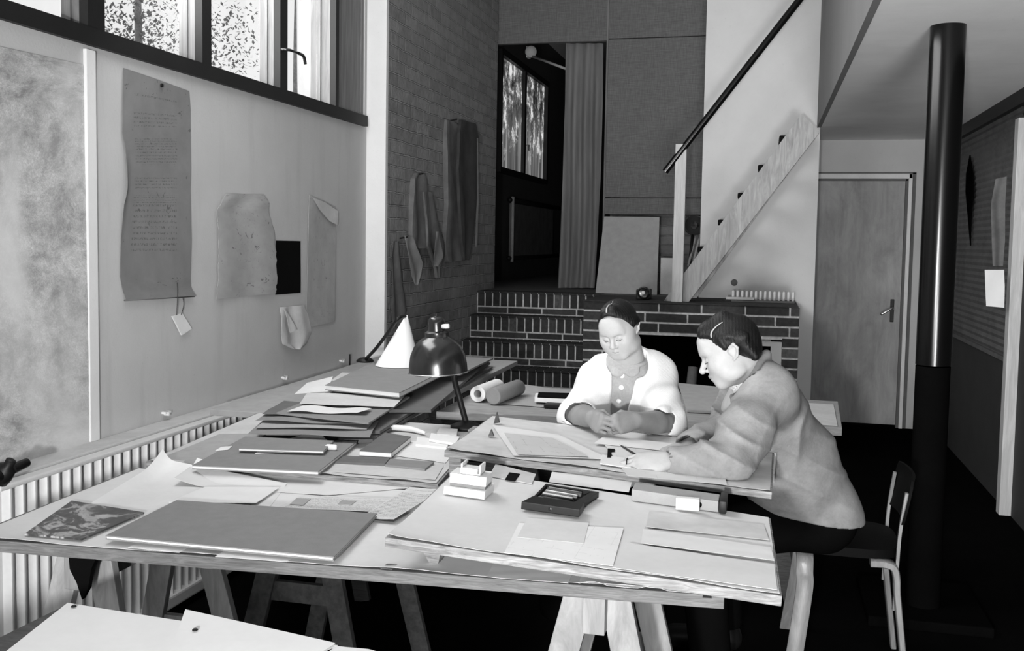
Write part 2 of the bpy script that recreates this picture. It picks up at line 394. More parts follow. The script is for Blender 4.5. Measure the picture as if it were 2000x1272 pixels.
# white wall above the fireplace and door wall
b = nb(); box(b, (-.462, YW, 0), (.347, YW+.16, 3.7)); S('wall_white', b, m['white_wall'])
b = nb(); box(b, (.15, YD, 0), (.22, YD+.15, 2.0)); box(b, (.15, YD, 2.0), (XR, YD+.15, ZC+.1)); box(b, (1.09, YD, 0), (XR, YD+.15, 2.0)); S('wall_back', b, m['wall'])
b = nb(); box(b, (.15, 7.56, 0), (.2, YD, ZC)); S('wall_side_of_door', b, m['wall'])
# door
d = empty('door_1', (.62, YD, 0), None, None); d['kind'] = 'structure'
b = nb(); box(b, (.23, YD+.02, .02), (1.045, YD+.06, 1.945), bev=.003); leaf = obj('door_leaf', b, m['door'], d)
b = nb(); box(b, (.2, YD-.02, 0), (.235, YD+.05, 2.0)); box(b, (1.062, YD-.025, 0), (1.09, YD+.05, 1.998), bev=.004); box(b, (.2, YD-.025, 1.958), (1.09, YD+.05, 1.998), bev=.004); obj('door_frame', b, m['doorframe'], d)
b = nb(); box(b, (1.09, YD-.004, 0), (1.118, YD+.02, 2.006)); box(b, (.2, YD-.004, 1.998), (1.118, YD+.02, 2.010)); box(b, (1.043, YD-.006, 0), (1.063, YD+.03, 1.96)); box(b, (.235, YD-.006, 1.944), (1.063, YD+.03, 1.959)); obj('frame_gap_and_shadow', b, m['card2'], d)  # dark strips: the casing's shadow built as geometry, and the gap round the leaf
b = nb(); hp = U(1742, 607, Y=YD+.02)
box(b, (hp.x-.014, YD+.008, hp.z-.09), (hp.x+.014, YD+.022, hp.z+.09), bev=.004)
hd = obj('handle_plate', b, m['black'], d)
b = nb(); tube(b, bez([(hp.x, YD+.01, hp.z+.02), (hp.x, YD-.04, hp.z+.02), (hp.x-.02, YD-.05, hp.z+.015), (hp.x-.09, YD-.05, hp.z-.03)], 5), .010, 10); obj('door_handle', b, m['chrome'], d, smooth=True)
# fibre panels, curtain opening, dark room beyond
X1, X2 = U(1180, 82, Y=YP).x, U(1376, 200, Y=YP).x
b = nb(); box(b, (-2.7, YP, 3.03), (-1.27, YP+.05, 3.7)); S('wall_panel_over_curtain', b, m['woven'])
b = nb(); box(b, (-1.262, YP, 3.045), (X2+.06, YP+.05, 3.7)); box(b, (-1.262, YP, 1.79), (X2+.06, YP+.05, 3.037)); box(b, (-1.262, YP-.006, 1.655), (X2+.06, YP+.05, 1.782)); S('wall_panel_fibre', b, m['woven'])
b = nb(); box(b, (-1.275, YP-.012, ZL), (-1.262, YP+.04, 3.7)); S('trim_1', b, m['curtain'])
b = nb(); box(b, (-1.27, YP+.35, ZL), (X2+.4, YP+.45, 1.8)); S('wall_alcove', b, m['brickwall'])
b = nb(); box(b, (-1.262, YP+.04, 1.66), (X2+.1, YP+.35, 1.70)); S('trim_2', b, m['blackm'])
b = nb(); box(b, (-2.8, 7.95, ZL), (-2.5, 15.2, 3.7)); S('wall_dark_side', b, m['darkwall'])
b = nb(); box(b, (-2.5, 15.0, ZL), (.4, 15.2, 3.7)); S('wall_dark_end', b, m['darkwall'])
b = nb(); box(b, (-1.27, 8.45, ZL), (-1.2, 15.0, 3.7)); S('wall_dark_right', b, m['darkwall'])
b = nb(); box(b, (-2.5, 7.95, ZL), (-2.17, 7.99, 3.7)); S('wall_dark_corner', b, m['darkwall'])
# window in the dark room (daylight and trees painted into its glowing panes)
w2 = empty('window_2', (-2.5, 10.2, 2.1), None, None); w2['kind'] = 'structure'
Y0, Y1, Z0, Z1 = 9.19, 11.18, 2.125, 3.17
b = nb()
for a, c in (((-2.5, Y0-.04, Z0-.05), (-2.44, Y1+.04, Z0)), ((-2.5, Y0-.04, Z1), (-2.44, Y1+.04, Z1+.05)), ((-2.5, Y0-.04, Z0), (-2.44, Y0, Z1)), ((-2.5, Y1, Z0), (-2.44, Y1+.04, Z1)), ((-2.5, 10.12, Z0), (-2.45, 10.20, Z1))): box(b, a, c)
obj('window_frame', b, m['frame'], w2)
t = NT('painted_garden_glow'); uv = t.co('Object', (.2, 4.5, 4.2)); n = t.noise(uv, 1.0, 6, .75, .1)
sp = t.n('ShaderNodeSeparateXYZ', i_0=t.co('Object')); hi = t.ramp(t.math('ADD', sp.outputs[2], t.math('MULTIPLY', n, .9)), [(.0, 0.0), (1.0, 1.0)])
up = t.math('GREATER_THAN', t.math('ADD', sp.outputs[2], t.math('MULTIPLY', n, 1.6)), 3.5-2.1+0.0)
# daylit garden painted into the glowing glass: bright leaves and gaps above, grey trunks and boards below
gard = t.ramp(n, [(.42, .02), (.52, .15), (.60, .85)]); tr_ = t.noise(t.co('Object', (.2, 5, .25)), 1.0, 3, .6)
low = t.ramp(tr_, [(.35, .03), (.5, .12), (.62, .32)])
col = t.mix(t.ramp(t.math('ADD', t.math('MULTIPLY', sp.outputs[2], .5), t.math('MULTIPLY', n, .7)), [(.50, 0), (.66, 1)]), low, gard)
t.l(col, t.b.inputs['Emission Color']); t.b.inputs['Emission Strength'].default_value = .9; t.b.inputs['Base Color'].default_value = g3(.02); t.b.inputs['Roughness'].default_value = .15
m['lit_pane'] = t.m
b = nb(); box(b, (-2.497, Y0, Z0), (-2.485, 10.12, Z1)); obj('pane', b, m['lit_pane'], w2)
b = nb(); box(b, (-2.497, 10.20, Z0), (-2.485, Y1, Z1)); obj('pane', b, m['lit_pane'], w2)
b = nb(); tube(b, [(-2.44, 10.16, 2.42), (-2.41, 10.16, 2.42), (-2.41, 10.16, 2.36)], .008, 8); obj('window_latch', b, m['chrome'], w2)
# high window band of the left wall
w1 = empty('window_1', (XL, 2.5, 2.08), None, None); w1['kind'] = 'structure'
b = nb(); box(b, (XL-.10, -.4, 2.075), (XL+.022, 5.46, 2.135)); box(b, (XL-.1, -.4, 3.34), (XL+.02, 5.46, 3.4)); obj('window_frame', b, m['frame'], w1)
posts = [(-.42, -.34), (.25, .32), (.94, 1.01), (1.63, 1.70), (2.30, 2.375), (3.0, 3.09), (3.715, 3.785), (4.395, 4.47), (5.03, 5.068)]
for i, (a, c) in enumerate(posts):
    b = nb(); box(b, (XL-.02, a, 2.13), (XL+.015, c, 3.36)); obj('window_post', b, m['frame'], w1)
    dp = .135 if i == 8 else .095
    b = nb(); box(b, (XL-dp, a+.004, 2.13), (XL-.022, c-.008, 3.36)); box(b, (XL-dp*.62, a-.004, 2.13), (XL-dp*.55, a+.01, 3.36)); obj('jamb_board', b, m['jamb'], w1)
for (a, c), (e, f_) in zip(posts, posts[1:]):
    b = nb(); box(b, (XL-.098, c, 2.13), (XL-.094, e, 3.36)); obj('pane', b, m['glass'], w1)
b = nb(); box(b, (XL-.05, 5.068, 2.078), (XL-.012, 5.425, 3.4)); box(b, (XL-.05, 5.43, 2.078), (XL-.008, 5.465, 3.4)); obj('side_board', b, m['jamb'], w1)
b = nb(); hz = U(545, 95, X=XL+.015)
tube(b, [(XL+.015, 4.40, hz.z), (XL+.05, 4.42, hz.z), (XL+.055, 4.50, hz.z+.0)], .007, 8); tube(b, bez([(XL+.055, 4.50, hz.z), (XL+.055, 4.56, hz.z-.005), (XL+.055, 4.58, hz.z-.04)], 4), .008, 8)
obj('window_latch', b, m['lamp'], w1, smooth=True)
# ledge, wall batten, nails
b = nb(); box(b, (XL, -1.2, .655), (XL+.105, 5.495, .70), bev=.006); S('trim_3', b, m['ledge'])
pa, pb = U(168, 135, X=XL+.012), U(183, 135, X=XL+.012)
b = nb(); box(b, (XL, pa.y, .70), (XL+.014, pb.y+.01, 2.06), bev=.003); S('trim_4', b, m['white'])
b = nb(); box(b, (XR-.055, -3.0, 2.185), (XR, YD, ZC)); S('trim_5', b, m['black'])
q = U(1951, 1004, Z=0)
b = nb(); box(b, (1.262, 5.76, 0), (1.34, 5.84, 2.115), bev=.004); S('trim_6', b, m['post'])
# ribbed panel of the right wall
bm = nb(); za, zb = U(1955, 691, X=XR-.015).z, 2.185; n = int((zb-za)/.02); prev = None
for i in range(n+1):
    z = za+(zb-za)*i/n; x = XR-.012-(.010 if i % 2 else 0); cur = [bm.verts.new((x, 5.84, z)), bm.verts.new((x, 8.15, z))]
    if prev: bm.faces.new((prev[0], prev[1], cur[1], cur[0]))
    prev = cur
box(bm, (XR-.012, 5.84, za-.01), (XR-.002, 8.15, zb)); box(bm, (XR-.03, 5.84, za-.03), (XR, 8.15, za-.005))
S('trim_7', bm, m['corr'], recalc=False)
# ---------------------------------------------------------------- radiator
r = empty('radiator', (-2.14, 3.4, 0), 'long white ribbed radiator under the ledge of the left wall', 'radiator')
bm = nb(); Y = 2.42
box(bm, (-2.168, 2.40, .07), (-2.148, 4.42, .690))
while Y < 4.40:
    for x0, w in ((-2.148, .0),):
        pts = [(x0, Y, .07), (x0, Y+.010, .07)]
        c = Y+.022; prof = [(-.011, 0), (-.007, .019), (-.003, .025), (.003, .025), (.007, .019), (.011, 0)]
        lo = [bm.verts.new((x0+h, c+s_, .075)) for s_, h in prof]; hi_ = [bm.verts.new((x0+h, c+s_, .680)) for s_, h in prof]
        for k in range(5): bm.faces.new((lo[k], lo[k+1], hi_[k+1], hi_[k]))
        bm.faces.new(lo[::-1]); bm.faces.new(hi_)
    Y += .0515
obj('rib_panel', bm, m['rad'], r, auto=50)
b = nb(); box(b, (-2.17, 2.40, .03), (-2.112, 4.42, .078), bev=.008); obj('bottom_tube', b, m['rad'], r)
b = nb(); box(b, (-2.17, 2.40, .678), (-2.122, 4.42, .694), bev=.005); obj('top_tube', b, m['rad'], r)
v = empty('radiator_valve', (-2.06, 2.3, .5), 'black heating pipe valve at the near end of the radiator', 'valve')
b = nb(); c = U(8, 925, X=-2.05); tube(b, [(c.x, c.y-.25, c.z+.02), (c.x, c.y-.02, c.z), (c.x, c.y+.09, c.z+.012)], [.014, .018, .013], 12); obj('pipe', b, m['black'], v, smooth=True)
b = nb(); lathe(b, [(0, -.03), (.022, -.03), (.026, -.01), (.026, .02), (.014, .028), (.014, .045), (0, .045)], (c.x, c.y, c.z), 16, (.5, 0, .8)); obj('valve_knob', b, m['black'], v, smooth=True)
b = nb(); tube(b, [(c.x-.06, c.y-.06, c.z-.02), (c.x, c.y-.06, c.z-.01)], .012, 10); obj('valve_stub', b, m['black'], v, smooth=True)
# ---------------------------------------------------------------- brick steps
def brick_row(bm, x0, x1, y, z0, z1, L, mo, off=0.0, dark=(.6, .3, .1), dep=.02, pr=.003):
    x = x0-off*L
    while x < x1-.004:
        a, c = max(x, x0), min(x+L-mo, x1)
        if c-a > .006:
            k = random.choices((1, 2, 3), dark)[0]; j = random.uniform(-.0015, .0015)
            box(bm, (a, y-pr+j, z0), (c, y+dep, z1), mi=k)
        x += L
bmats = [m['mortar'], m['brick'], m['brick2'], m['brick3']]
st = empty('brick_steps', (-1.7, 6.4, 0), 'dark brick steps with pale upright joints rising beside the fireplace', 'steps')
ns = 6; H_ = ZL/ns; ys = [7.44, 7.25, 7.05, 6.86, 6.66, 6.46]
for i, y in enumerate(ys):
    z1 = ZL-H_*i; z0 = z1-H_; x1 = -1.183 if y > 6.67 else -1.183
    bm = nb(); box(bm, (XB+.002, y+.004, z0), (x1, (ys[i-1]+.02) if i else 7.52, z1-.003), mi=0)
    brick_row(bm, XB+.012, x1, y, z1-.112, z1-.012, .0608, .0115, dark=(.7, .27, .03))
    brick_row(bm, XB+.012, x1, y, z0+.010, z1-.124, .27, .013, off=.35 if i % 2 else .1, dark=(.5, .45, .05))
    # dark tread bricks, slightly over the riser
    x = XB+.004
    while x < x1-.01: box(bm, (x, y-.012, z1-.012), (min(x+.054, x1), y+.20, z1+.001), mi=1); x += .0608
    obj('step', bm, bmats, st)
# ---------------------------------------------------------------- fireplace
fp = empty('brick_fireplace', (-.48, 7.0, 0), 'low dark brick fireplace block behind the two people, under the wooden stair', 'fireplace')
FX0, FX1, FY, FZ = -1.181, .227, 6.67, ZL-.005
ox0, ox1, oz = -.86, .125, .815
bm = nb()
box(bm, (FX0, FY+.005, 0), (ox0, YW-.01, FZ-.004)); box(bm, (ox1, FY+.005, 0), (FX1-.002, YW-.01, FZ-.004)); box(bm, (ox0, FY+.005, oz), (ox1, YW-.01, FZ-.004)); box(bm, (ox0, FY+.6, 0), (ox1, YW-.01, oz))
z = FZ; i = 0
while z > .02:
    z1, z0 = z-.003, z-.0675+.011
    segs = [(FX0, FX1)] if z0 > oz-.02 else [(FX0, ox0), (ox1, FX1)]
    for a, c in segs: brick_row(bm, a+.0, c, FY, z0, z1, .281, .012, off=(.5 if i % 2 else .18), dark=(.5, .42, .08))
    z -= .0675; i += 1
obj('brickwork', bm, bmats, fp)
b = nb(); box(b, (FX0, FY-.012, FZ-.002), (FX1-.01, YW-.005, FZ+.006)); obj('mantel_top', b, m['brick'], fp)
b = nb(); box(b, (.055, FY+.03, 0), (ox1-.001, FY+.16, .80)); box(b, (-.2, FY+.03, .768), (.055, FY+.16, .813)); obj('plaster_surround', b, m['wall'], fp)
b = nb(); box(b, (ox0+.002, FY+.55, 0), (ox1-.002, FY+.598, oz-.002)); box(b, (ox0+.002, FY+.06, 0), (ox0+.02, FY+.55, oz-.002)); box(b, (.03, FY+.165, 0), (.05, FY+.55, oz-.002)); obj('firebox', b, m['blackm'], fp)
c = U(1350, 748, Y=FY+.2); b = nb(); tube(b, [(c.x-.03, c.y, .01), (c.x, c.y+.15, c.z+.09)], .035, 12); obj('log', b, m['bark'], fp, auto=50)
# ---------------------------------------------------------------- wooden stair with pipe handrail
sy = 6.80
ws = empty('wooden_stair', (-.3, sy, ZL+.01), 'open pine stair climbing from the fireplace to the mezzanine, with black pipe handrail', 'stair')
def V(px, py, y=sy): return U(px, py, Y=y)
bm = nb(); foot = lambda v_: Vector((v_.x, v_.y, max(v_.z, FZ+.0075))); prism(bm, [foot(V(1296, 592)), foot(V(1345, 596)), V(1601, 258), V(1594, 250), V(1566, 222)], (0, .05, 0)); obj('stringer', bm, m['pine'], ws)
bm = nb(); prism(bm, [foot(V(1296, 592))+Vector((.02, .50, 0)), foot(V(1345, 596))+Vector((.02, .50, 0)), V(1601, 258)+Vector((-.02, .50, 0)), V(1566, 222)+Vector((-.02, .50, 0))], (0, .04, 0)); obj('stringer', bm, m['pine'], ws)
for (px, py) in ((1527, 268), (1485, 326), (1445, 381), (1406, 434), (1366, 487), (1330, 540)):
    c = V(px, py); b = nb(); box(b, (c.x-.016, sy+.05, c.z-.022), (c.x+.10, sy+.497, c.z+.018), bev=.010); obj('tread', b, m['seatdark'], ws)
a, c = V(1320, 300, sy-.03), V(1341, 595, sy-.03); b = nb(); box(b, (a.x, sy-.065, FZ+.0075), (a.x+.072, sy-.005, V(1330, 283).z), bev=.003); obj('newel_post', b, m['post'], ws)
b = nb(); p0, p1 = V(1299, 336, sy-.05), V(1572, -14, sy-.05); p2 = p0+(p1-p0)*1.35; tube(b, [p0, p2], .023, 20); obj('handrail', b, m['pipe'], ws, auto=60)
# ---------------------------------------------------------------- stove pipe
sp_ = empty('stove_pipe', (.652, 4.1, 0), 'glossy black stovepipe running up through the mezzanine ceiling on the right', 'pipe')
b = nb(); lathe(b, [(.0, .98), (.064, .98), (.064, ZC+.02), (0, ZC+.02)], (.640, 4.1, 0), 48); obj('upper_pipe', b, m['pipe'], sp_, auto=60)
b = nb(); lathe(b, [(.0, .04), (.063, .04), (.063, .975), (0, .975)], (.640, 4.1, 0), 48); obj('lower_pipe', b, m['blackm'], sp_, auto=60)
b = nb(); box(b, (.42, 3.9, 0), (.86, 4.4, .04), bev=.008); obj('floor_plate', b, m['blackm'], sp_)
# ---------------------------------------------------------------- trees outside
def tree(x, y, zg, h, cl, label):
    t = empty('birch_tree', (x, y, zg), label, 'tree', 'trees outside the high window')
    b = nb(); tube(b, bez([(x, y, zg), (x+.1, y, zg+h*.4), (x-.05, y+.1, zg+h*.7), (x, y, zg+h)], 5), [.12-.1*i/15 for i in range(16)], 8); obj('trunk', b, m['bark'], t)
    bm = nb()
    for (cx, cy, cz, r, n) in cl:
        for _ in range(int(n*1.15)):
            d = Vector([random.gauss(0, 1) for _ in range(3)]).normalized()*r*random.random()**.4
            p = Vector((cx, cy, cz))+Vector((d.x, d.y, d.z*1.5)); s = random.uniform(.018, .042)
            a = Vector([random.gauss(0, 1) for _ in range(3)]).normalized(); e = a.cross(Vector((0, 0, 1))).normalized()
            vs = [bm.verts.new(p+q) for q in (a*s, e*s*.6, -a*s, -e*s*.6)]; bm.faces.new(vs)
    f = obj('foliage', bm, m['leaf'], t, recalc=False); f['kind'] = 'stuff'
def cl(px, py, X, r, n): c = U(px, py, X=X); r *= X/-7.5; return (c.x, c.y, c.z, r, n)
X_ = -7.5; X2_ = -9.6
tree(-7.6, 11.0, -1, 6.5, [cl(225, 30, X_, .5, 260), cl(260, 75, X_, .45, 200), cl(280, 110, X_, .4, 170), cl(215, 75, X_, .25, 70), cl(245, -10, X_, .5, 150)], 'birch tree seen through the second pane of the high window')
tree(-9.7, 19.5, -1, 7.5, [cl(335, 70, X2_, .5, 300), cl(322, 110, X2_, .35, 130), cl(300, 20, X2_, .3, 60)], 'birch tree outside between the second and third pane of the high window')
tree(-7.6, 17.8, -1, 6.5, [cl(425, 70, X_, .65, 330), cl(415, 120, X_, .5, 200), cl(440, 95, X_, .45, 150), cl(500, 160, X_, .4, 90), cl(412, 30, X_, .4, 80)], 'birch tree seen through the third pane of the high window')
# ---------------------------------------------------------------- tables, trestles, boards
def top_thing(name, label, cat, group, tops, th, mtop, medge, cover=None):
    c = sum((Vector(p) for p in tops), Vector())/4
    e = empty(name, (c.x, c.y, c.z-th), label, cat, group)
    bm = nb(); slab(bm, tops, th, bev=.002); obj('tabletop', bm, medge, e)
    if cover is not None:
        n = (Vector(tops[1])-Vector(tops[0])).cross(Vector(tops[3])-Vector(tops[0])).normalized()
        t2 = [Vector(p)*.985+c*.015+n*.0006 for p in tops]
        f = wob(len(label), .0012); ed = lambda u, v: (u, v)
        sheet('cover_paper', t2, cover, e, 30, 20, lambda u, v: .0002+max(0, f(u, v))+(.004*max(0, math.sin(u*23)) if v < .04 else 0), .0006)
    return e
T1 = [(-1.72, 1.815, .75), (-.055, 1.935, .75), (-.115, 2.72, .75), (-1.80, 2.60, .75)]
T1 = [(-1.71, 1.815, .75), (-.055, 1.935, .75), (-.10, 2.515, .75), (-1.755, 2.515, .75)]
t1 = top_thing('work_table', 'long work table covered in white paper, nearest full table, on trestles', 'table', None, T1, .026, None, m['tableedge'], m['cover'])
T2 = [(-1.735, 2.527, .77), (-.40, 2.527, .77), (-.55, 3.02, .77), (-1.80, 3.02, .77)]
T2 = [(-1.73, 2.527, .77), (-.835, 2.527, .77), (-.93, 3.36, .77), (-1.82, 3.36, .77)]
t2 = top_thing('work_table', 'middle work table behind the nearest one, its dark front edge showing under grey folders', 'table', None, T2, .024, None, m['boardwood'], m['paperg'])
T3 = [(-1.24, 3.72, .75), (.30, 3.89, .75), (.33, 4.56, .75), (-1.24, 4.50, .75)]
t3 = top_thing('work_table', 'low plywood table behind the seated woman, in front of the brick fireplace', 'table', None, T3, .03, None, m['benchtop'])
T5 = [(-2.03, 3.37, .77), (-1.28, 3.37, .77), (-1.30, 5.30, .77), (-2.085, 5.30, .77)]
t5 = top_thing('work_table', 'table along the left wall beneath the heaps of cardboard and the white cone lamp', 'table', None, T5, .024, None, m['card3'])
T4 = [(-1.25, .75, .75), (-.30, .70, .75), (-.25, 1.40, .75), (-1.225, 1.545, .75)]
t4 = top_thing('drawing_board', 'drawing board with pinned white sheets cut off by the bottom left corner of the photo', 'drawing board', None, [(-1.25, .60, .75), (-.42, .60, .75), (-.40, 1.425, .75), (-1.222, 1.548, .75)], .02, None, m['darktable'])
def trestle(cx, y0, y1, zt, label, splay=.17, ang=0.0, mt='trestle', lw=.062):
    """sawhorse whose beam runs away from the camera"""
    ca, sa = math.cos(ang), math.sin(ang)
    def R(x, y, z): return (cx+x*ca+(y-(y0+y1)/2)*sa, (y0+y1)/2-x*sa+(y-(y0+y1)/2)*ca, z)
    e = empty('trestle', (cx, (y0+y1)/2, 0), label, 'trestle', None)
    b = nb(); beam(b, R(0, y0, zt-.04), R(0, y1, zt-.04), .045, .08, bev=.002); obj('top_beam', b, m[mt], e)
    for s in (-1, 1):
        for yy in (y0+.05, y1-.08):
            b = nb(); beam(b, R(s*.035, yy, zt-.005), R(s*(.035+splay), yy+(-.05 if yy < (y0+y1)/2 else .05), 0), lw, .022, up=(0, 1, 0), bev=.002); obj('leg', b, m[mt], e)
    for yy in (y0+.035, y1-.05):
        b = nb(); beam(b, R(-.13, yy, .38), R(.13, yy, .38), .02, .06, bev=.002); obj('brace', b, m[mt], e)
    return e
trestle(-.31, 1.94, 2.40, .722, 'pine trestle under the right end of the nearest work table')
trestle(-1.46, 1.86, 2.38, .722, 'pine trestle under the left end of the nearest work table, in front of the radiator')
trestle(-1.30, 2.62, 3.2, .7455, 'pine trestle in the dark below the middle work table', mt='brick3')  # darker material than the front trestles, shade below the table put into the colour
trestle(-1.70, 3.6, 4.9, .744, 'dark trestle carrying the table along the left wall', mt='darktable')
trestle(-.98, 3.86, 4.4, .718, 'shade-darkened trestle under the left end of the plywood table', mt='darktable')  # dark wood colour stands for the shade under the plywood table
trestle(-.05, 3.98, 4.42, .718, 'shade-darkened trestle under the right end of the plywood table', mt='darktable')  # coloured dark as well, for the blackness beneath this end
trestle(-.84, .80, 1.35, .728, 'pine trestle holding up the board in the bottom left corner')
b = nb(); yq = 1.835; prism(b, [U(x, y, Y=yq) for x, y in ((134, 1090), (186, 1094), (178, 1112), (172, 1150), (160, 1172), (150, 1140), (136, 1112))], (0, .012, 0))
tag(obj('black_rag', b, m['trousers']), 'black rag hanging below the left front corner of the nearest table', 'rag')
# drawing boards
B1 = [U(752, 1050, Z=.832), U(1528, 1165, Z=.79), U(1505, 1012, Z=.79), U(893, 918, Z=.832)]
P1 = plane3(B1[0], B1[1], B1[2]); B1[3] = U(893, 916, pl=P1)
P1 = plane3(B1[0], B1[1], B1[2]); N1 = Vector(P1[1])
b1 = empty('drawing_board', tuple((B1[0]+B1[2])/2-Vector((0, 0, .05))), 'nearest wooden drawing board, tilted, covered with white paper sheets and the open pencil case', 'drawing board')
bm = nb(); slab(bm, B1, .02, up=N1, bev=.002); obj('board', bm, m['boardwood'], b1)
cc = (B1[0]+B1[1]+B1[2]+B1[3])/4
def cv(B, N, nm, par, mat, rim, seed):
    c = sum(B, Vector())/4; f = wob(seed, .0010)
    cs = [p+(c-p)*.012+N*.0008 for p in B]
    sheet(nm, cs, mat, par, 40, 24, lambda u, v: max(0, f(u, v))+rim*(max(0, 1-v/.05)**2*(.5+.5*math.sin(u*19)))*1.0+rim*1.5*max(0, 1-u/.06)**2*max(0, 1-v/.3), .0005)
cv(B1, N1, 'cover_paper', b1, m['cover'], .003, 3)
for (px, py, xx) in ((848, 1098, 0),):
    p = U(px, py, Z=.751); bm = nb()
    hexa(bm, [(p.x-.008, p.y-.01, .751), (p.x+.012, p.y-.01, .751), (p.x+.012, p.y+.02, .751), (p.x-.008, p.y+.02, .751), (p.x-.03, p.y-.03, .803), (p.x+.028, p.y-.03, .803), (p.x+.028, p.y+.03, .803), (p.x-.03, p.y+.03, .803)], bev=.001)
    obj('wedge_foot', bm, m['boardwood'], b1)
b = nb(); q0 = B1[1]*.9+B1[0]*.1-N1*.02; hexa(b, [(q0.x-.03, q0.y+.26, .7512), (q0.x, q0.y+.26, .7512), (q0.x, q0.y+.5, .7512), (q0.x-.03, q0.y+.5, .7512), (q0.x-.03, q0.y+.26, .7715), (q0.x, q0.y+.26, .7705), (q0.x, q0.y+.5, .7705), (q0.x-.03, q0.y+.5, .7715)]); obj('batten', b, m['boardwood'], b1)
B2 = [U(868, 880, Z=.862), U(1508, 962, Z=.812), None, U(958, 813, Z=.862)]
B2[3].x = B2[0].x-.02; B2[2] = B2[1]+(B2[3]-B2[0])+Vector((.03, 0, 0))
P2 = plane3(B2[0], B2[1], B2[3]); N2 = Vector(P2[1])
b2 = empty('drawing_board', tuple((B2[0]+B2[2])/2-Vector((0, 0, .08))), 'drawing board that the seated woman and man lean on, with plans spread over it', 'drawing board')
bm = nb(); slab(bm, B2, .018, up=N2, bev=.002); obj('board', bm, m['boardwood'], b2)
cv(B2, N2, 'cover_paper', b2, m['tracing'], .004, 9)
# supports of the second board
b = nb(); box(b, (-.835, 2.62, .7722), (-.80, 2.70, .840), bev=.002); obj('support_block', b, m['boardwood'], b2)
b = nb(); box(b, (-.88, 2.95, .7722), (-.80, 3.02, .840), bev=.002); obj('support_block', b, m['boardwood'], b2)
# long pale box under the front edge of that board, black clip beside it
y_ = 2.36
p0, p1 = U(1234, 948, Y=y_), U(1404, 962, Y=y_)
bx = empty('wooden_box', (p0.x+.1, y_, .75), 'long pale wooden box lying under the front edge of the board the man leans on', 'box')
B2Z = lambda x: .862-.05*(x-B2[0].x)/(B2[1].x-B2[0].x)-.0205
P1Z = lambda x, y: float(P1[0][2]-(P1[1][0]*(x-P1[0][0])+P1[1][1]*(y-P1[0][1]))/P1[1][2])
zA, zB = P1Z(p0.x, y_)+.0035, P1Z(p1.x, y_)+.0035
b = nb(); hexa(b, [(p0.x, y_, zA), (p1.x, y_, zB), (p1.x+.005, y_+.07, zB), (p0.x, y_+.07, zA), (p0.x, y_, zA+.028), (p1.x, y_, zB+.026), (p1.x, y_+.07, zB+.026), (p0.x, y_+.07, zA+.028)], bev=.002); obj('box_body', b, m['card3'], bx)
b = nb(); tube(b, [(p1.x-.045, y_-.003, zB+.015), (p1.x-.045, y_+.004, zB+.015)], .007, 14); obj('finger_hole', b, m['blackm'], bx)
# ---------------------------------------------------------------- flat things
def flat(name, label, cat, px4, z, th, mat, group=None, pl=None, bev=.0008, edge=None, parts=None, par=None):
    """board / book: four corners of its top (near-left, near-right, far-right, far-left) on a level of the table"""
    if pl is None: c = [U(x, y, Z=z) for x, y in px4]; n = Vector((0, 0, 1))
    else:
        n = Vector(pl[1]); q = (pl[0]+pl[1]*z, pl[1]); c = [U(x, y, pl=q) for x, y in px4]
    bm = nb()
    if edge is None: slab(bm, c, th, up=n, bev=bev); return tag(obj(name, bm, mat, par), label, cat, group), c
    e = empty(name, tuple(sum(c, Vector())/4-n*th), label, cat, group)
    t_ = min(.003, th*.3)
    cen = sum(c, Vector())/4
    slab(bm, c, t_, up=n, bev=.0005); obj('cover', bm, mat, e)
    bm = nb(); slab(bm, [p+(cen-p)*.01-n*t_ for p in c], th-2*t_, up=n); obj('pages', bm, edge, e)
    bm = nb(); slab(bm, [p-n*(th-t_) for p in c], t_, up=n, bev=.0005); obj('back_cover', bm, mat, e)
    return e, c
def sh(name, label, cat, px4, z, mat, pl=None, f=None, th=.0005, nx=16, ny=12, group=None, edge=None, par=None):
    if pl is None: c = [U(x, y, Z=z) for x, y in px4]; n = Vector((0, 0, 1))
    else:
        n = Vector(pl[1]); q = (pl[0]+pl[1]*z, pl[1]); c = [U(x, y, pl=q) for x, y in px4]
    o = sheet(name, c, mat, par, nx, ny, f or (lambda u, v: 0.0), th, edge, nrm=n)
    if par is None: tag(o, label, cat, group)
    return o
Z1 = .7525
# nearest table
sh('curled_sheet', 'large pale sheet with rolled-up far edge at the left of the nearest table', 'paper sheet', [(130, 1012), (520, 1000), (560, 948), (318, 918)], Z1, m['paper'], f=lambda u, v: .032*max(0, (v-.72)/.28)**2*(1-.85*u)+.03*max(0, 1-u/.10)**2*v, nx=40, ny=24)
sh('curled_sheet', 'long pale curling sheet along the dark front edge of the middle table', 'paper sheet', [(340, 948), (640, 968), (835, 950), (385, 916)], Z1+.0015, m['cover'], f=lambda u, v: .020*max(0, 1-u/.25)**2+.012*max(0, (v-.75)/.25)**2, nx=30, ny=16)
sh('paper_sheet', 'white sheet with a dark right edge between the grey folder and the newspaper', 'paper sheet', [(330, 982), (500, 984), (546, 953), (400, 952)], .7585, m['paper2'], f=wob(5, .0008), th=.001)
sh('magazine', 'magazine with a dark photographic cover at the left end of the nearest table', 'magazine', [(48, 1046), (160, 1056), (282, 1004), (140, 981)], .7555, m['mag'], th=.004)
sh('newspaper', 'open newspaper with two small dark pictures behind the large grey folder', 'newspaper', [(540, 992), (780, 1003), (832, 978), (596, 968)], .7575, m['newspaper'], f=wob(2, .001))
flat('photo_clipping', 'small dark photograph clipping left of another on the open newspaper', 'photograph', [(566, 985), (592, 987), (607, 975), (580, 973)], .7600, .0006, m['mag'])
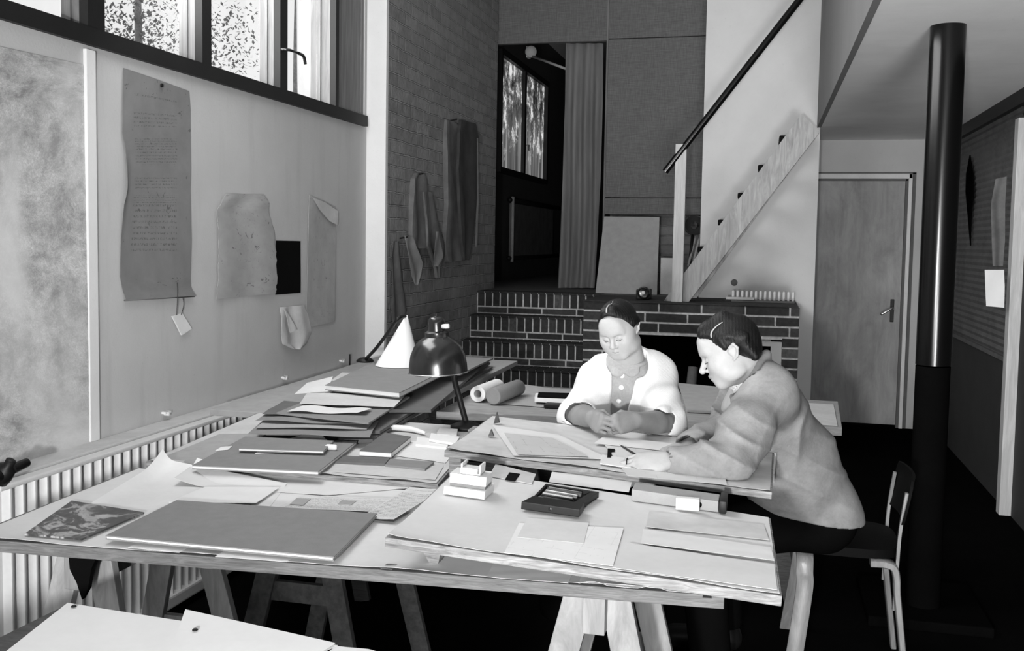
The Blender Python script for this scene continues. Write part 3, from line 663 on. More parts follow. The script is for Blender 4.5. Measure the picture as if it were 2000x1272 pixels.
flat('photo_clipping', 'small dark photograph clipping on the right half of the open newspaper', 'photograph', [(660, 985), (686, 986), (696, 979), (668, 977)], .7600, .0006, m['mag'])
sh('newspaper', 'folded newspaper lying askew against the left edge of the nearest drawing board', 'newspaper', [(705, 1010), (770, 1018), (866, 958), (800, 952)], .761, m['newspaper'], f=lambda u, v: .010*max(0, u-.6)+.0005)
flat('paper_strip', 'dark leaflet at the right tip of the large grey folder', 'paper', [(722, 1016), (768, 1020), (800, 1002), (742, 1000)], .7575, .001, m['card2'])
sh('paper_strip', 'long white paper strip sticking out under the near edge of the large grey folder', 'paper', [(250, 1070), (350, 1080), (380, 1062), (280, 1054)], .7545, m['paper2'])
sh('paper_strip', 'white paper sticking out under the middle of the large grey folder', 'paper', [(420, 1088), (560, 1098), (590, 1076), (450, 1068)], .7555, m['paper2'])
sh('paper_strip', 'grey paper slip sticking out under the large grey folder between two white ones', 'paper', [(340, 1076), (400, 1082), (420, 1066), (360, 1062)], .7535, m['paperg'])
e, c = flat('cardboard_folder', 'large grey cardboard folder lying on the nearest table', 'folder', [(206, 1046), (652, 1088), (736, 1003), (345, 977)], .771, .010, m['card'], edge=m['paper2'])
flat('card_piece', 'tiny dark card near the front edge of the nearest table', 'card', [(743, 1110), (766, 1113), (776, 1103), (756, 1101)], .7535, .001, m['card2'])
sh('paper_sheet', 'white sheet at the front edge of the nearest table below the tilted drawing board', 'paper sheet', [(950, 1128), (1110, 1140), (1125, 1108), (965, 1100)], .7525, m['paper2'], f=wob(8, .001))
sh('paper_sheet', 'crumpled white sheet at the front right end of the nearest table', 'paper sheet', [(1130, 1140), (1390, 1162), (1392, 1130), (1140, 1112)], .7525, m['paper2'], f=lambda u, v: .006*max(0, math.sin(u*14))*(1-v), nx=40)
flat('card_piece', 'dark square card at the right front corner of the nearest table', 'card', [(1372, 1168), (1390, 1169), (1390, 1156), (1374, 1154)], .762, .0008, m['card2'])
# board 1 content
def on1(n, l, c, px, z, mat, **k): return sh(n, l, c, px, z, mat, pl=P1, **k)
on1('paper_sheet', 'pale sheet of faint tables on the nearest drawing board, left of the streaky sheets', 'paper sheet', [(985, 1080), (1197, 1106), (1218, 1032), (1014, 1022)], .0042, m['planw'])
on1('paper_sheet', 'small sheet with a grey stamp below the open pencil case', 'paper sheet', [(1010, 1050), (1140, 1062), (1150, 1022), (1030, 1012)], .0052, m['paper'])
on1('paper_sheet', 'wide bright sheet among the streaky papers at the right of the nearest drawing board', 'paper sheet', [(1252, 1062), (1512, 1096), (1506, 1070), (1256, 1034)], .0062, m['paper2'], f=wob(3, .001))
on1('paper_sheet', 'grey tracing sheet near the front right of the nearest drawing board', 'paper sheet', [(1196, 1110), (1518, 1153), (1512, 1104), (1230, 1062)], .0045, m['paper'], f=wob(6, .0008))
on1('paper_sheet', 'greyish sheet at the far right of the nearest drawing board', 'paper sheet', [(1262, 1030), (1502, 1056), (1492, 1026), (1268, 1000)], .0045, m['tracing'], f=wob(7, .0008))
on1('paper_sheet', 'light sheet behind the open pencil case', 'paper sheet', [(1072, 942), (1228, 962), (1236, 938), (1078, 922)], .0045, m['paper2'])
e, c = flat('envelope', 'pale card with a black window lying left of the pencil case', 'card', [(955, 930), (1039, 945), (1047, 926), (968, 906)], .0050, .002, m['paperg'], pl=P1)
flat('black_label', 'small black rectangle on the pale card near the white boxes', 'card', [(986, 937), (1006, 940), (1016, 926), (995, 923)], .0062, .0006, m['blackcard'], pl=P1)
# pencil case
n = N1; q1 = (P1[0]+P1[1]*.0195, P1[1]); q0 = (P1[0]+P1[1]*.005, P1[1])
C4 = [U(x, y, pl=q1) for x, y in ((1040, 972), (1131, 987), (1170, 961), (1066, 945))]
pc = empty('pencil_case', tuple(sum(C4, Vector())/4-n*.015), 'open black pencil case full of pencils on the nearest drawing board', 'pencil case')
bm = nb(); slab(bm, [p-n*.010 for p in C4], .004, up=n); cen = sum(C4, Vector())/4
for a, b_ in ((0, 1), (1, 2), (2, 3), (3, 0)):
    A, B_ = C4[a], C4[b_]; i1, i2 = A+(cen-A).normalized()*(.026 if (a, b_) == (1, 2) else .008), B_+(cen-B_).normalized()*(.026 if (a, b_) == (1, 2) else .008)
    slab(bm, [A, B_, i2, i1], .014, up=n, bev=.0006)
obj('tray', bm, m['black'], pc)
bm = nb(); L = [U(x, y, pl=q0) for x, y in ((1017, 997), (1131, 1013), (1140, 1000), (1040, 985))]
slab(bm, [p+n*.020 for p in L], .018, up=n, bev=.002); obj('lid_flap', bm, m['black'], pc)
bm = nb(); fm = (L[0]+L[1])/2+n*.012; lathe(bm, [(0, -.001), (.004, -.001), (.004, .002), (0, .003)], fm, 12, (0, -1, .1)); obj('snap_button', bm, m['lamp'], pc)
for k in range(8):
    v_ = (k+.8)/9.2; a_ = C4[0].lerp(C4[3], v_); c_ = C4[1].lerp(C4[2], v_)
    a2, c2 = a_.lerp(c_, .10), a_.lerp(c_, [.74, .72, .76, .70, .75, .72, .76, .73][k]); a2 -= n*(.004); c2 -= n*.004+n*.001
    bm = nb(); tube(bm, [a2, c2], .0042 if k % 3 else .0052, 8)
    tag(obj('pencil', bm, m[['paper2', 'brick3', 'black', 'paperg', 'card', 'paper', 'brick3', 'card3'][k]], smooth=True), ['bright white pencil in the case, nearest the lid flap', 'dark pencil second from the lid flap in the case', 'black pencil third from the lid flap in the case', 'light grey pencil in the middle of the case', 'grey pencil behind the light grey one in the case', 'pale pencil sixth from the lid flap in the case', 'dark pencil last but one towards the far side of the case', 'mid grey pencil at the far side of the case'][k], 'pencil', 'pencils in the open case')
# white boxes
def cube_from(front_tl, front_tr, zt, h, dep, pl, th):
    q = (pl[0]+pl[1]*zt, pl[1]); n_ = Vector(pl[1]); a = U(*front_tl, pl=q); b_ = U(*front_tr, pl=q); d_ = Vector((0, 0, 1)).cross(b_-a).normalized()*dep
    return [a, b_, b_+d_, a+d_], n_
tp, n_ = cube_from((867, 950), (947, 961), .024, .018, .085, P1, 0)
bm = nb(); slab(bm, tp, .0185, up=n_, bev=.001); tag(obj('white_box', bm, m['paper2']), 'flat white box at the bottom of the little stack beside the pencil case', 'box')
tp, n_ = cube_from((879, 924), (950, 933), .0545, .026, .062, P1, 0)
e = empty('white_box', tuple(tp[0].lerp(tp[2], .5)-n_*.029), 'thicker white box on top of the flat one, with a dark underside band', 'box')
bm = nb(); slab(bm, tp, .0225, up=n_, bev=.001); obj('lid', bm, m['paper2'], e)
bm = nb(); slab(bm, [p+(sum(tp, Vector())/4-p)*.03-n_*.0225 for p in tp], .0072, up=n_); obj('base', bm, m['card'], e)
a, b_, c_, d_ = tp; w = (b_-a).normalized(); g_ = (d_-a).normalized(); o0 = a+w*.024+g_*.004+n_*.001
e = empty('matchbox', tuple(o0), 'small open white slide box standing on the white box stack', 'box')
def bx_(par, nm, u0, u1, v0, v1, h0, h1, mat, bm=None, fin=True):
    bm = bm or nb(); hexa(bm, [o0+w*x+g_*y+n_*z for z in (h0, h1) for x, y in ((u0, v0), (u1, v0), (u1, v1), (u0, v1))]);
    return obj(nm, bm, mat, par) if fin else bm
bm = bx_(e, '', 0, .004, 0, .045, 0, .024, None, fin=False); bm = bx_(e, '', .044, .048, 0, .045, 0, .024, None, bm, False); bx_(e, 'box_sleeve', 0, .048, 0, .045, 0, .003, m['paper2'], bm)
bx_(e, 'box_tray', .006, .042, -.006, .028, .004, .016, m['paper'])
bx_(e, 'box_contents', .007, .041, .029, .044, .004, .020, m['blackcard'])
# eraser and bits at the long box
p = U(1344, 975, Y=2.375); e = empty('eraser', (p.x, 2.37, .79), 'white block eraser lying tilted against the long pale box', 'eraser')
bm = nb(); zz = P1Z(p.x, 2.36)+.004
zz = max(zz, .7915)
a = U(1322, 962, Y=2.35); c_ = U(1367, 988, Y=2.35); box(bm, (a.x, 2.325, P1Z(a.x, 2.33)+.006), (c_.x, 2.345, P1Z(a.x, 2.33)+.034), bev=.002); obj('eraser_block', bm, m['paper2'], e)
bm = nb(); a = U(1403, 954, Y=2.38); c_ = U(1420, 986, Y=2.38); e = empty('black_clamp', (a.x, 2.39, .752), 'black clamp gripping the right end of the long pale box', 'clamp')
box(bm, (a.x+.004, 2.345, P1Z(a.x, 2.34)+.004), (c_.x, 2.44, P1Z(a.x, 2.34)+.034), bev=.004); obj('clamp_body', bm, m['black'], e, auto=40)
# board 2 content
def on2(n, l, c, px, z, mat, **k): return sh(n, l, c, px, z, mat, pl=P2, **k)
on2('plan_drawing', 'large plan drawing with a lifted corner on the board between the two people', 'drawing', [(1003, 890), (1192, 898), (1092, 850), (962, 832)], .0065, m['paper'], f=lambda u, v: .012*max(0, v-.75)**1.2*(1-u)+.0002, nx=24, ny=24)
on2('plan_drawing', 'dark-printed inner plan lying on the large plan drawing', 'drawing', [(1012, 888), (1150, 892), (1080, 856), (985, 846)], .0098, m['plan'])
on2('plan_drawing', 'tracing of a plan under the hand of the man in the suede jacket', 'drawing', [(1225, 930), (1420, 948), (1400, 880), (1180, 868)], .0068, m['tracing_plan'], f=wob(4, .001))
on2('paper_sheet', 'bright paper strip in front of the clasped hands of the woman', 'paper sheet', [(1160, 866), (1306, 882), (1312, 866), (1180, 852)], .0095, m['paper2'])
flat('scale_rule', 'short white rule lying beside the fingers of the man', 'ruler', [(1171, 905), (1232, 914), (1236, 897), (1176, 888)], .0085, .0025, m['paper2'], pl=P2)
bm = nb(); q = (P2[0]+P2[1]*.0106, P2[1]); pr = [U(x, y, pl=q) for x, y in ((1186, 893), (1193, 893), (1194, 882), (1200, 882), (1201, 877), (1187, 876))]; prism(bm, pr, -N2*.0012)
tag(obj('black_stencil', bm, m['blackcard']), 'small black angled stencil in the middle of the plans', 'stencil')
for (pts, lb) in ((((964, 828), (970, 815), (975, 826)), 'farther of two little dark paper weights at the far left corner of the plan drawing'), (((953, 853), (960, 829), (964, 853)), 'nearer of two little dark paper weights on the left edge of the plan drawing')):
    q = (P2[0]+P2[1]*.016, P2[1]); q_ = (P2[0]+P2[1]*.0055, P2[1]); a, b_, c_ = [U(x, y, pl=q_) for x, y in pts]
    bm = nb(); ap = (a+c_)/2+Vector((0, 0, 1))*((a-c_).length*1.2); k = Vector((0, .022, 0)); prism(bm, [a, c_, ap], k*.5); tag(obj('paper_weight', bm, m['card2']), lb, 'paper weight', 'paper weights')
# middle table content
Z2 = .7725
sh('paper_sheet', 'brown-grey wrapping sheet hanging over the left front corner of the middle table', 'paper sheet', [(300, 902), (520, 916), (600, 850), (430, 848)], Z2, m['card3'], f=wob(12, .002))
e, c = flat('cardboard_folder', 'dark grey cardboard folder on the middle table with a smaller folder on it', 'folder', [(375, 909), (622, 921), (697, 862), (478, 853)], .789, .012, m['card'], edge=m['paper'])
sh('paper_sheet', 'white sheets poking out below the small folder on the middle table', 'paper sheet', [(498, 887), (590, 883), (640, 862), (520, 868)], .7905, m['paper2'], f=wob(13, .001))
flat('paper_strip', 'narrow white paper at the left of the small folder on the middle table', 'paper', [(420, 880), (446, 878), (454, 871), (432, 873)], .791, .0012, m['paper2'])
e, c = flat('document_folder', 'small dark folder lying on the bigger grey folder', 'folder', [(466, 876), (632, 881), (652, 861), (484, 853)], .803, .008, m['card'], edge=m['paper2'])
sh('paper_sheet', 'white triangular sheet corner behind the small dark folder', 'paper sheet', [(555, 860), (640, 862), (625, 846), (600, 847)], .794, m['paper2'])
p = U(647, 876, Z=.795); bm = nb(); lathe(bm, [(0, -.018), (.006, -.018), (.0085, -.013), (.009, 0), (.0085, .013), (.006, .018), (0, .018)], (p.x, p.y, .7985), 14, (1, .1, 0)); tag(obj('eraser', bm, m['paper2'], smooth=True), 'rounded white eraser at the right end of the small dark folder', 'eraser')
e, c = flat('book', 'dark book with white page edges on the middle table, left of the lamp foot', 'book', [(702, 880), (764, 884), (803, 853), (752, 845)], .793, .019, m['card2'], edge=m['paper2'])
flat('booklet', 'dark grey booklet in front of the white-edged dark book', 'booklet', [(655, 902), (752, 906), (762, 894), (672, 890)], .7805, .006, m['card2'])
flat('booklet', 'grey booklet at the right end of the row before the dark book', 'booklet', [(752, 908), (830, 916), (848, 902), (762, 896)], .7805, .006, m['card'])
sh('paper_sheet', 'pale sheet under the booklets at the front edge of the middle table', 'paper sheet', [(640, 922), (850, 938), (866, 912), (660, 898)], .7735, m['paperg'], f=wob(14, .001))
sh('paper_sheet', 'light sheet in front of the white papers near the lamp foot', 'paper sheet', [(766, 890), (870, 905), (900, 870), (800, 862)], .7735, m['paper'], f=wob(15, .001))
bm = nb(); pts = bez([U(726, 842, Z=.782), U(760, 836, Z=.783), U(800, 838, Z=.784), U(830, 846, Z=.782)], 5); tube(bm, pts, [.003+.0075*math.sin(math.pi*(i+1.5)/(len(pts)+2)) for i in range(len(pts))], 10); tag(obj('paper_roll', bm, m['paper2'], smooth=True), 'thin curved white paper roll behind the dark book', 'paper roll')
for k, (q, z, lb) in enumerate((([(812, 868), (872, 874), (880, 862), (815, 853)], .781, 'lowest white notepad of the little heap left of the board corner'), ([(838, 858), (890, 866), (898, 853), (842, 846)], .790, 'upper white notepad on the heap left of the board corner'))):
    flat('notepad', lb, 'notepad', q, z, .008, m['paper2'], group='white notepads near the lamp')
flat('card_box', 'pale grey card box behind the white notepads', 'box', [(852, 848), (892, 850), (894, 838), (858, 836)], .792, .018, m['paperg'])
# heaps on the wall table
heap = [
 ('cardboard_sheet', 'lowest dark cardboard sheet of the heap on the wall table', [(498, 862), (728, 858), (962, 716), (742, 697)], .786, .0115, 'card2'),
 ('cardboard_sheet', 'second dark cardboard sheet of the heap, its slanted right edge in shadow', [(520, 846), (742, 842), (958, 708), (760, 695)], .800, .010, 'card2'),
 ('cardboard_sheet', 'long dark cardboard sheet reaching back to the brick wall, upper right of the heap', [(760, 800), (842, 800), (958, 700), (860, 690)], .816, .012, 'card2'),
 ('cardboard_sheet', 'flat grey cardboard under the thick portfolio', [(540, 806), (720, 826), (800, 775), (640, 765)], .834, .006, 'card'),
]
for n_, l_, q, z, th, mt in heap: flat(n_, l_, 'cardboard', q, z, th, m[mt])
for k in range(4):
    q = [[(484, 850), (722, 858), (740, 822), (540, 800)], [(500, 838), (716, 842), (740, 812), (545, 796)], [(498, 824), (700, 832), (735, 806), (550, 790)], [(512, 812), (706, 820), (728, 800), (555, 783)]][k]
    f = wob(20+k, .008, 1.6); sh('crumpled_sheet', ['lowest wrinkled grey sheet at the front of the heap', 'second wrinkled grey sheet at the front of the heap', 'third wrinkled grey sheet at the front of the heap', 'topmost wrinkled grey sheet at the front of the heap'][k], 'paper sheet', q, .803+.0065*k, m[['card3', 'card', 'card3', 'card']][k] if False else m[['card', 'card3', 'card', 'card2'][k]], f=(lambda f: lambda u, v: f(u, v)*(1-v)*1.2)(f), nx=30, ny=12, group='wrinkled sheets on the heap')
sh('paper_sheet', 'pale sheet with a lifted corner at the front of the heap', 'paper sheet', [(560, 805), (712, 810), (726, 800), (590, 794)], .838, m['paper'], f=lambda u, v: .003*math.sin(u*9)+.012*max(0, u-.9)*8*(1-v)+.002, nx=30)
sh('paper_sheet', 'pale sheets sticking out under the thick portfolio', 'paper sheet', [(585, 790), (770, 796), (790, 775), (600, 768)], .842, m['paperg'], f=wob(31, .002))
e, c = flat('portfolio', 'thick grey portfolio with pale front edge, on top of the heap', 'portfolio', [(635, 752), (780, 767), (872, 722), (745, 700)], .872, .020, m['card'], edge=m['paper'])
e, c = flat('cardboard_sheet', 'broad grey cardboard sheet behind the portfolio, under the white cone lamp', 'cardboard', [(690, 740), (900, 730), (962, 700), (748, 690)], .850, .008, m['card'])
sh('paper_sheet', 'bent pale sheet left of the thick portfolio', 'paper sheet', [(575, 770), (640, 765), (650, 745), (600, 748)], .835, m['paper'], f=lambda u, v: .02*v*u, nx=10)
sh('paper_sheet', 'flat pale sheet near the wall ledge behind the bent one', 'paper sheet', [(640, 748), (672, 744), (700, 730), (668, 728)], .835, m['paperg'])
# rolls, books on the plywood table
def roll(p0, p1, r, ri, mat, label, dk):
    a, c = Vector(p0), Vector(p1); ax = (c-a).normalized(); L_ = (c-a).length; bm = nb()
    lathe(bm, [(ri, .0), (r, 0), (r, L_), (ri, L_), (ri, 0)] if ri > 0 else [(0, 0), (r*.9, 0), (r, .006), (r, L_-.006), (r*.9, L_), (0, L_)], a, 32, ax); return tag(obj('paper_roll', bm, mat, auto=40), label, 'paper roll', 'rolls of drawings')
ra = U(933, 764, Y=3.98); rb = U(985, 730, Y=4.5)
roll((ra.x, ra.y, .752+.035), (ra.x+.02, 4.22, .752+.035), .0335, .017, m['paper2'], 'hollow white paper roll left of the grey roll on the plywood table', 1)
rc = U(962, 778, Y=3.92)
roll((rc.x, 3.93, .752+.036), (rc.x+.035, 4.22, .752+.036), .035, 0, m['card'], 'solid grey cardboard roll beside the hollow white roll', 0)
sh('wrapping_sheet', 'wrinkled brownish sheet spread on the plywood table beside the rolls', 'paper sheet', [(975, 790), (1110, 800), (1120, 765), (1020, 752)], .7515, m['card3'], f=wob(41, .003), nx=24)
flat('book', 'black book lying on the white one, left of the arm of the woman', 'book', [(1050, 773), (1120, 776), (1120, 768), (1052, 766)], .790, .008, m['blackcard'])
e, c = flat('book', 'flat white-edged book left of the arm of the woman, below the black one', 'book', [(1044, 777), (1120, 781), (1120, 769), (1046, 768)], .7815, .018, m['paper2'], edge=m['paper2'])
flat('black_case', 'small black case in front of the white-edged book', 'case', [(1062, 791), (1120, 794), (1120, 786), (1070, 784)], .766, .013, m['black'])
flat('plywood_board', 'plywood board lying on the table between the woman and the man', 'board', [(1342, 800), (1500, 808), (1500, 765), (1325, 748)], .765, .012, m['card3'])
flat('paper_slip', 'pale sheet on the right end of the plywood table behind the man', 'paper', [(1560, 828), (1636, 832), (1628, 790), (1560, 786)], .7525, .001, m['paperg'])
# bottom-left board sheets
sh('paper_sheet', 'big white sheet pinned over the board in the bottom left corner of the photo', 'paper sheet', [(-60, 1330), (520, 1330), (660, 1262), (132, 1179)], .7515, m['paper2'], f=wob(51, .0008))
sh('paper_sheet', 'second white sheet overlapping with a raised corner on the bottom left board', 'paper sheet', [(330, 1280), (560, 1320), (655, 1260), (362, 1194)], .7535, m['paper2'], f=lambda u, v: .003*v)
flat('paper_sheet', 'white sheet corner at the bottom edge, right of the dark board corner', 'paper sheet', [(640, 1275), (800, 1290), (720, 1268), (655, 1262)], .7515, .001, m['paper2'])
for (x, y, lb) in ((144, 1184, 'round dark drawing pin in the far left corner of the bottom left sheet'), (381, 1233, 'round dark drawing pin in the middle of the bottom left sheets')):
    p = U(x, y, Z=.756); bm = nb(); lathe(bm, [(0, 0), (.005, 0), (.005, .001), (.003, .003), (0, .003)], (p.x, p.y, .7545 if x < 200 else .7575), 12); tag(obj('drawing_pin', bm, m['black']), lb, 'drawing pin', 'drawing pins')
# ---------------------------------------------------------------- lamps
D_ = 3.45
sc_ = U(856, 727, D=D_); base = Vector((-.99, 3.30, .7725))
lp = empty('desk_lamp', tuple(base), 'black enamelled desk lamp with domed shade and switch knob, on the middle table', 'lamp')
R_ = .1015
bm = nb(); prof = [(R_, 0), (R_*.985, .028), (R_*.93, .06), (R_*.80, .09), (R_*.60, .112), (R_*.38, .124), (R_*.37, .126)]
inner = [(r_-.003, z_-.002) for r_, z_ in prof[::-1]]; ax = (-.04, -.02, 1)
lathe(bm, prof+inner+[prof[0]], sc_, 40, ax); obj('shade', bm, m['lamp'], lp, smooth=True)
bm = nb(); lathe(bm, [(R_-.004, .0), (R_+.002, 0), (R_+.002, .004), (R_-.004, .004)], sc_-Vector((0, 0, .002)), 40, ax); obj('shade_rim', bm, m['chrome'], lp, smooth=True)
bm = nb(); lathe(bm, [(0, .118), (.040, .118), (.042, .125), (.042, .138), (.035, .142), (.030, .144), (.029, .172), (.026, .185), (.020, .190), (.008, .194), (.006, .203), (0, .204)], sc_, 28, ax); obj('socket', bm, m['lamp'], lp, auto=40)
tp = sc_+Vector((-.005, -.004, .16)); bm = nb(); tube(bm, [tp+Vector((.02, -.01, 0)), tp+Vector((.048, -.02, .003))], .008, 12); obj('switch', bm, m['paper2'], lp, smooth=True)
pa_ = U(884, 728, D=3.47); pb_ = base+Vector((0, 0, .02))
bm = nb(); tube(bm, bez([sc_+Vector((.0, .03, .12)), sc_+Vector((.07, .06, .05)), pa_+Vector((0, .02, -.01)), pa_.lerp(pb_, .5), pb_], 5), .0105, 12); obj('arm', bm, m['black'], lp, smooth=True)
bm = nb(); lathe(bm, [(0, 0), (.055, 0), (.055, .012), (.03, .022), (.012, .028), (0, .028)], base, 28); obj('base', bm, m['black'], lp, smooth=True)
# white cone lamp
cb = U(777, 713, Z=.8585); hgt = .222
cb = U(777, 714, Z=.8735)
cn = empty('desk_lamp', tuple(cb), 'desk lamp with white conical shade on a curved black arm, beside the brick wall', 'lamp')
ap = Vector((cb.x+.035, cb.y+.01, cb.z+hgt)); bm = nb(); rr = .098; axc = (ap-cb).normalized(); seg = 48
ring = [bm.verts.new((cb.x+rr*math.cos(2*math.pi*k/seg), cb.y+rr*math.sin(2*math.pi*k/seg), cb.z+.001)) for k in range(seg)]
tip = [bm.verts.new(ap+Vector((.004*math.cos(2*math.pi*k/seg), .004*math.sin(2*math.pi*k/seg), 0))) for k in range(seg)]
for k in range(seg): bm.faces.new((ring[k], ring[(k+1) % seg], tip[(k+1) % seg], tip[k]))
bm.faces.new(tip); bm.faces.new(ring[::-1]); obj('shade', bm, m['white_shade'], cn, auto=40)
ab = U(713, 706, Z=.860); ab = Vector((ab.x, ab.y, .858))
bm = nb(); tube(bm, bez([ab+Vector((0, 0, .01)), U(735, 680, D=4.4), U(762, 644, D=4.35), U(778, 622, D=4.3), ap+Vector((-.005, 0, -.005))], 5), .0075, 10); obj('arm', bm, m['black'], cn, smooth=True)
bm = nb(); lathe(bm, [(0, 0), (.040, 0), (.040, .008), (.025, .018), (0, .022)], ab, 24); obj('base', bm, m['black'], cn, smooth=True)
# ---------------------------------------------------------------- chair of the man
SZ = .445
ch = empty('dining_chair', (.285, 3.56, 0), 'bentwood chair with black seat and curved birch legs, under the man', 'chair')
bm = nb(); c0 = Vector((.285, 3.56, SZ)); pts = []
for k in range(40):
    a = 2*math.pi*k/40; q = .18; ex = .55
    pts.append((c0.x+q*math.copysign(abs(math.cos(a))**ex, math.cos(a)), c0.y+q*math.copysign(abs(math.sin(a))**ex, math.sin(a)), SZ-.03))
prism(bm, pts, (0, 0, .030)); obj('seat', bm, m['seatdark'], ch, auto=40)
for sx, sy_ in ((-1, -1), (1, -1), (1, 1), (-1, 1)):
    bd = Vector((0, sy_, 0)) if sx < 0 else Vector((sx, 0, 0)); sd = Vector((bd.y, bd.x, 0)); B0 = c0+Vector((sx*(.125 if sx < 0 else .10), sy_*(.125 if sx < 0 else .165), 0))
    pth = bez([B0-bd*.02+Vector((0, 0, -.043)), B0+bd*.025+Vector((0, 0, -.043)), B0+bd*.052+Vector((0, 0, -.054)), B0+bd*.062+Vector((0, 0, -.09)), B0+bd*.068+Vector((0, 0, -.16)), B0+bd*.105+Vector((-.035 if sx < 0 else .0, 0, -SZ))], 6)
    bm = nb(); rings = []
    for i, p in enumerate(pth):
        d = (pth[min(i+1, len(pth)-1)]-pth[max(i-1, 0)]).normalized(); s = sd; nn_ = d.cross(s).normalized(); w_ = .027; h_ = .013*(1-.25*i/len(pth))
        rings.append([bm.verts.new(p+s*a*w_+nn_*c*h_) for a, c in ((-1, -.7), (-.8, -1), (.8, -1), (1, -.7), (1, .7), (.8, 1), (-.8, 1), (-1, .7))])
    for A, B_ in zip(rings, rings[1:]):
        for k in range(8): bm.faces.new((A[k], A[(k+1) % 8], B_[(k+1) % 8], B_[k]))
    bm.faces.new(rings[0][::-1]); bm.faces.new(rings[-1]); obj('leg', bm, m['birch'], ch, auto=50)
for s in (-1, 1):
    yb = c0.y+s*.155; pth = bez([(c0.x+.160, yb, SZ-.20), (c0.x+.165, yb, SZ-.03), (c0.x+.170, yb, SZ+.07), (c0.x+.185, yb, SZ+.19)], 6)
    bm = nb(); rings = []
    for i, p in enumerate(pth):
        d = (pth[min(i+1, len(pth)-1)]-pth[max(i-1, 0)]).normalized(); s_ = Vector((0, 1, 0)); nn_ = d.cross(s_).normalized()
        rings.append([bm.verts.new(p+s_*a*.008+nn_*c*.005) for a, c in ((-1, -1), (1, -1), (1, 1), (-1, 1))])
    for A, B_ in zip(rings, rings[1:]):
        for k in range(4): bm.faces.new((A[k], A[(k+1) % 4], B_[(k+1) % 4], B_[k]))
    bm.faces.new(rings[0][::-1]); bm.faces.new(rings[-1]); obj('back_post', bm, m['birch'], ch)
bm = nb(); G = []
for j in range(9):
    v_ = j/8; z = SZ+.075+.155*v_; row = []
    for i in range(13):
        u_ = i/12*2-1; wd = .175*(1-.06*(2*v_-1)**2-(.05 if v_ in (0, 1) else 0)); xx = c0.x+.168+.028*(v_)*1.0-.020*(1-u_*u_)*-1
        row.append((Vector((xx, c0.y+u_*wd, z)), ))
    G.append(row)
F1 = [[bm.verts.new(q[0]) for q in r_] for r_ in G]; F2 = [[bm.verts.new(q[0]+Vector((.009, 0, 0))) for q in r_] for r_ in G]
for j in range(8):
    for i in range(12):
        bm.faces.new((F1[j][i], F1[j][i+1], F1[j+1][i+1], F1[j+1][i])); bm.faces.new((F2[j+1][i], F2[j+1][i+1], F2[j][i+1], F2[j][i]))
rim = [(0, i) for i in range(12)]+[(j, 12) for j in range(8)]+[(8, i) for i in range(12, 0, -1)]+[(j, 0) for j in range(8, 0, -1)]
for a, c in zip(rim, rim[1:]+rim[:1]): bm.faces.new((F1[a[0]][a[1]], F2[a[0]][a[1]], F2[c[0]][c[1]], F1[c[0]][c[1]]))
obj('backrest', bm, m['seatdark'], ch, auto=40)
# stool of the woman (hidden by the board)
sx_, sy2 = -.455, 3.44
stl = empty('stool', (sx_, sy2, 0), 'round wooden stool under the seated woman, mostly hidden by the drawing board', 'stool')
bm = nb(); lathe(bm, [(0, .365), (.165, .365), (.17, .375), (.17, .385), (.165, .392), (0, .392)], (sx_, sy2, 0), 32); obj('seat', bm, m['seatdark'], stl, auto=40)
for k in range(4):
    a = math.pi/4+k*math.pi/2; bm = nb(); tube(bm, [(sx_+.11*math.cos(a), sy2+.11*math.sin(a), .365), (sx_+.16*math.cos(a), sy2+.16*math.sin(a), 0)], .015, 10); obj('leg', bm, m['birch'], stl, smooth=True)
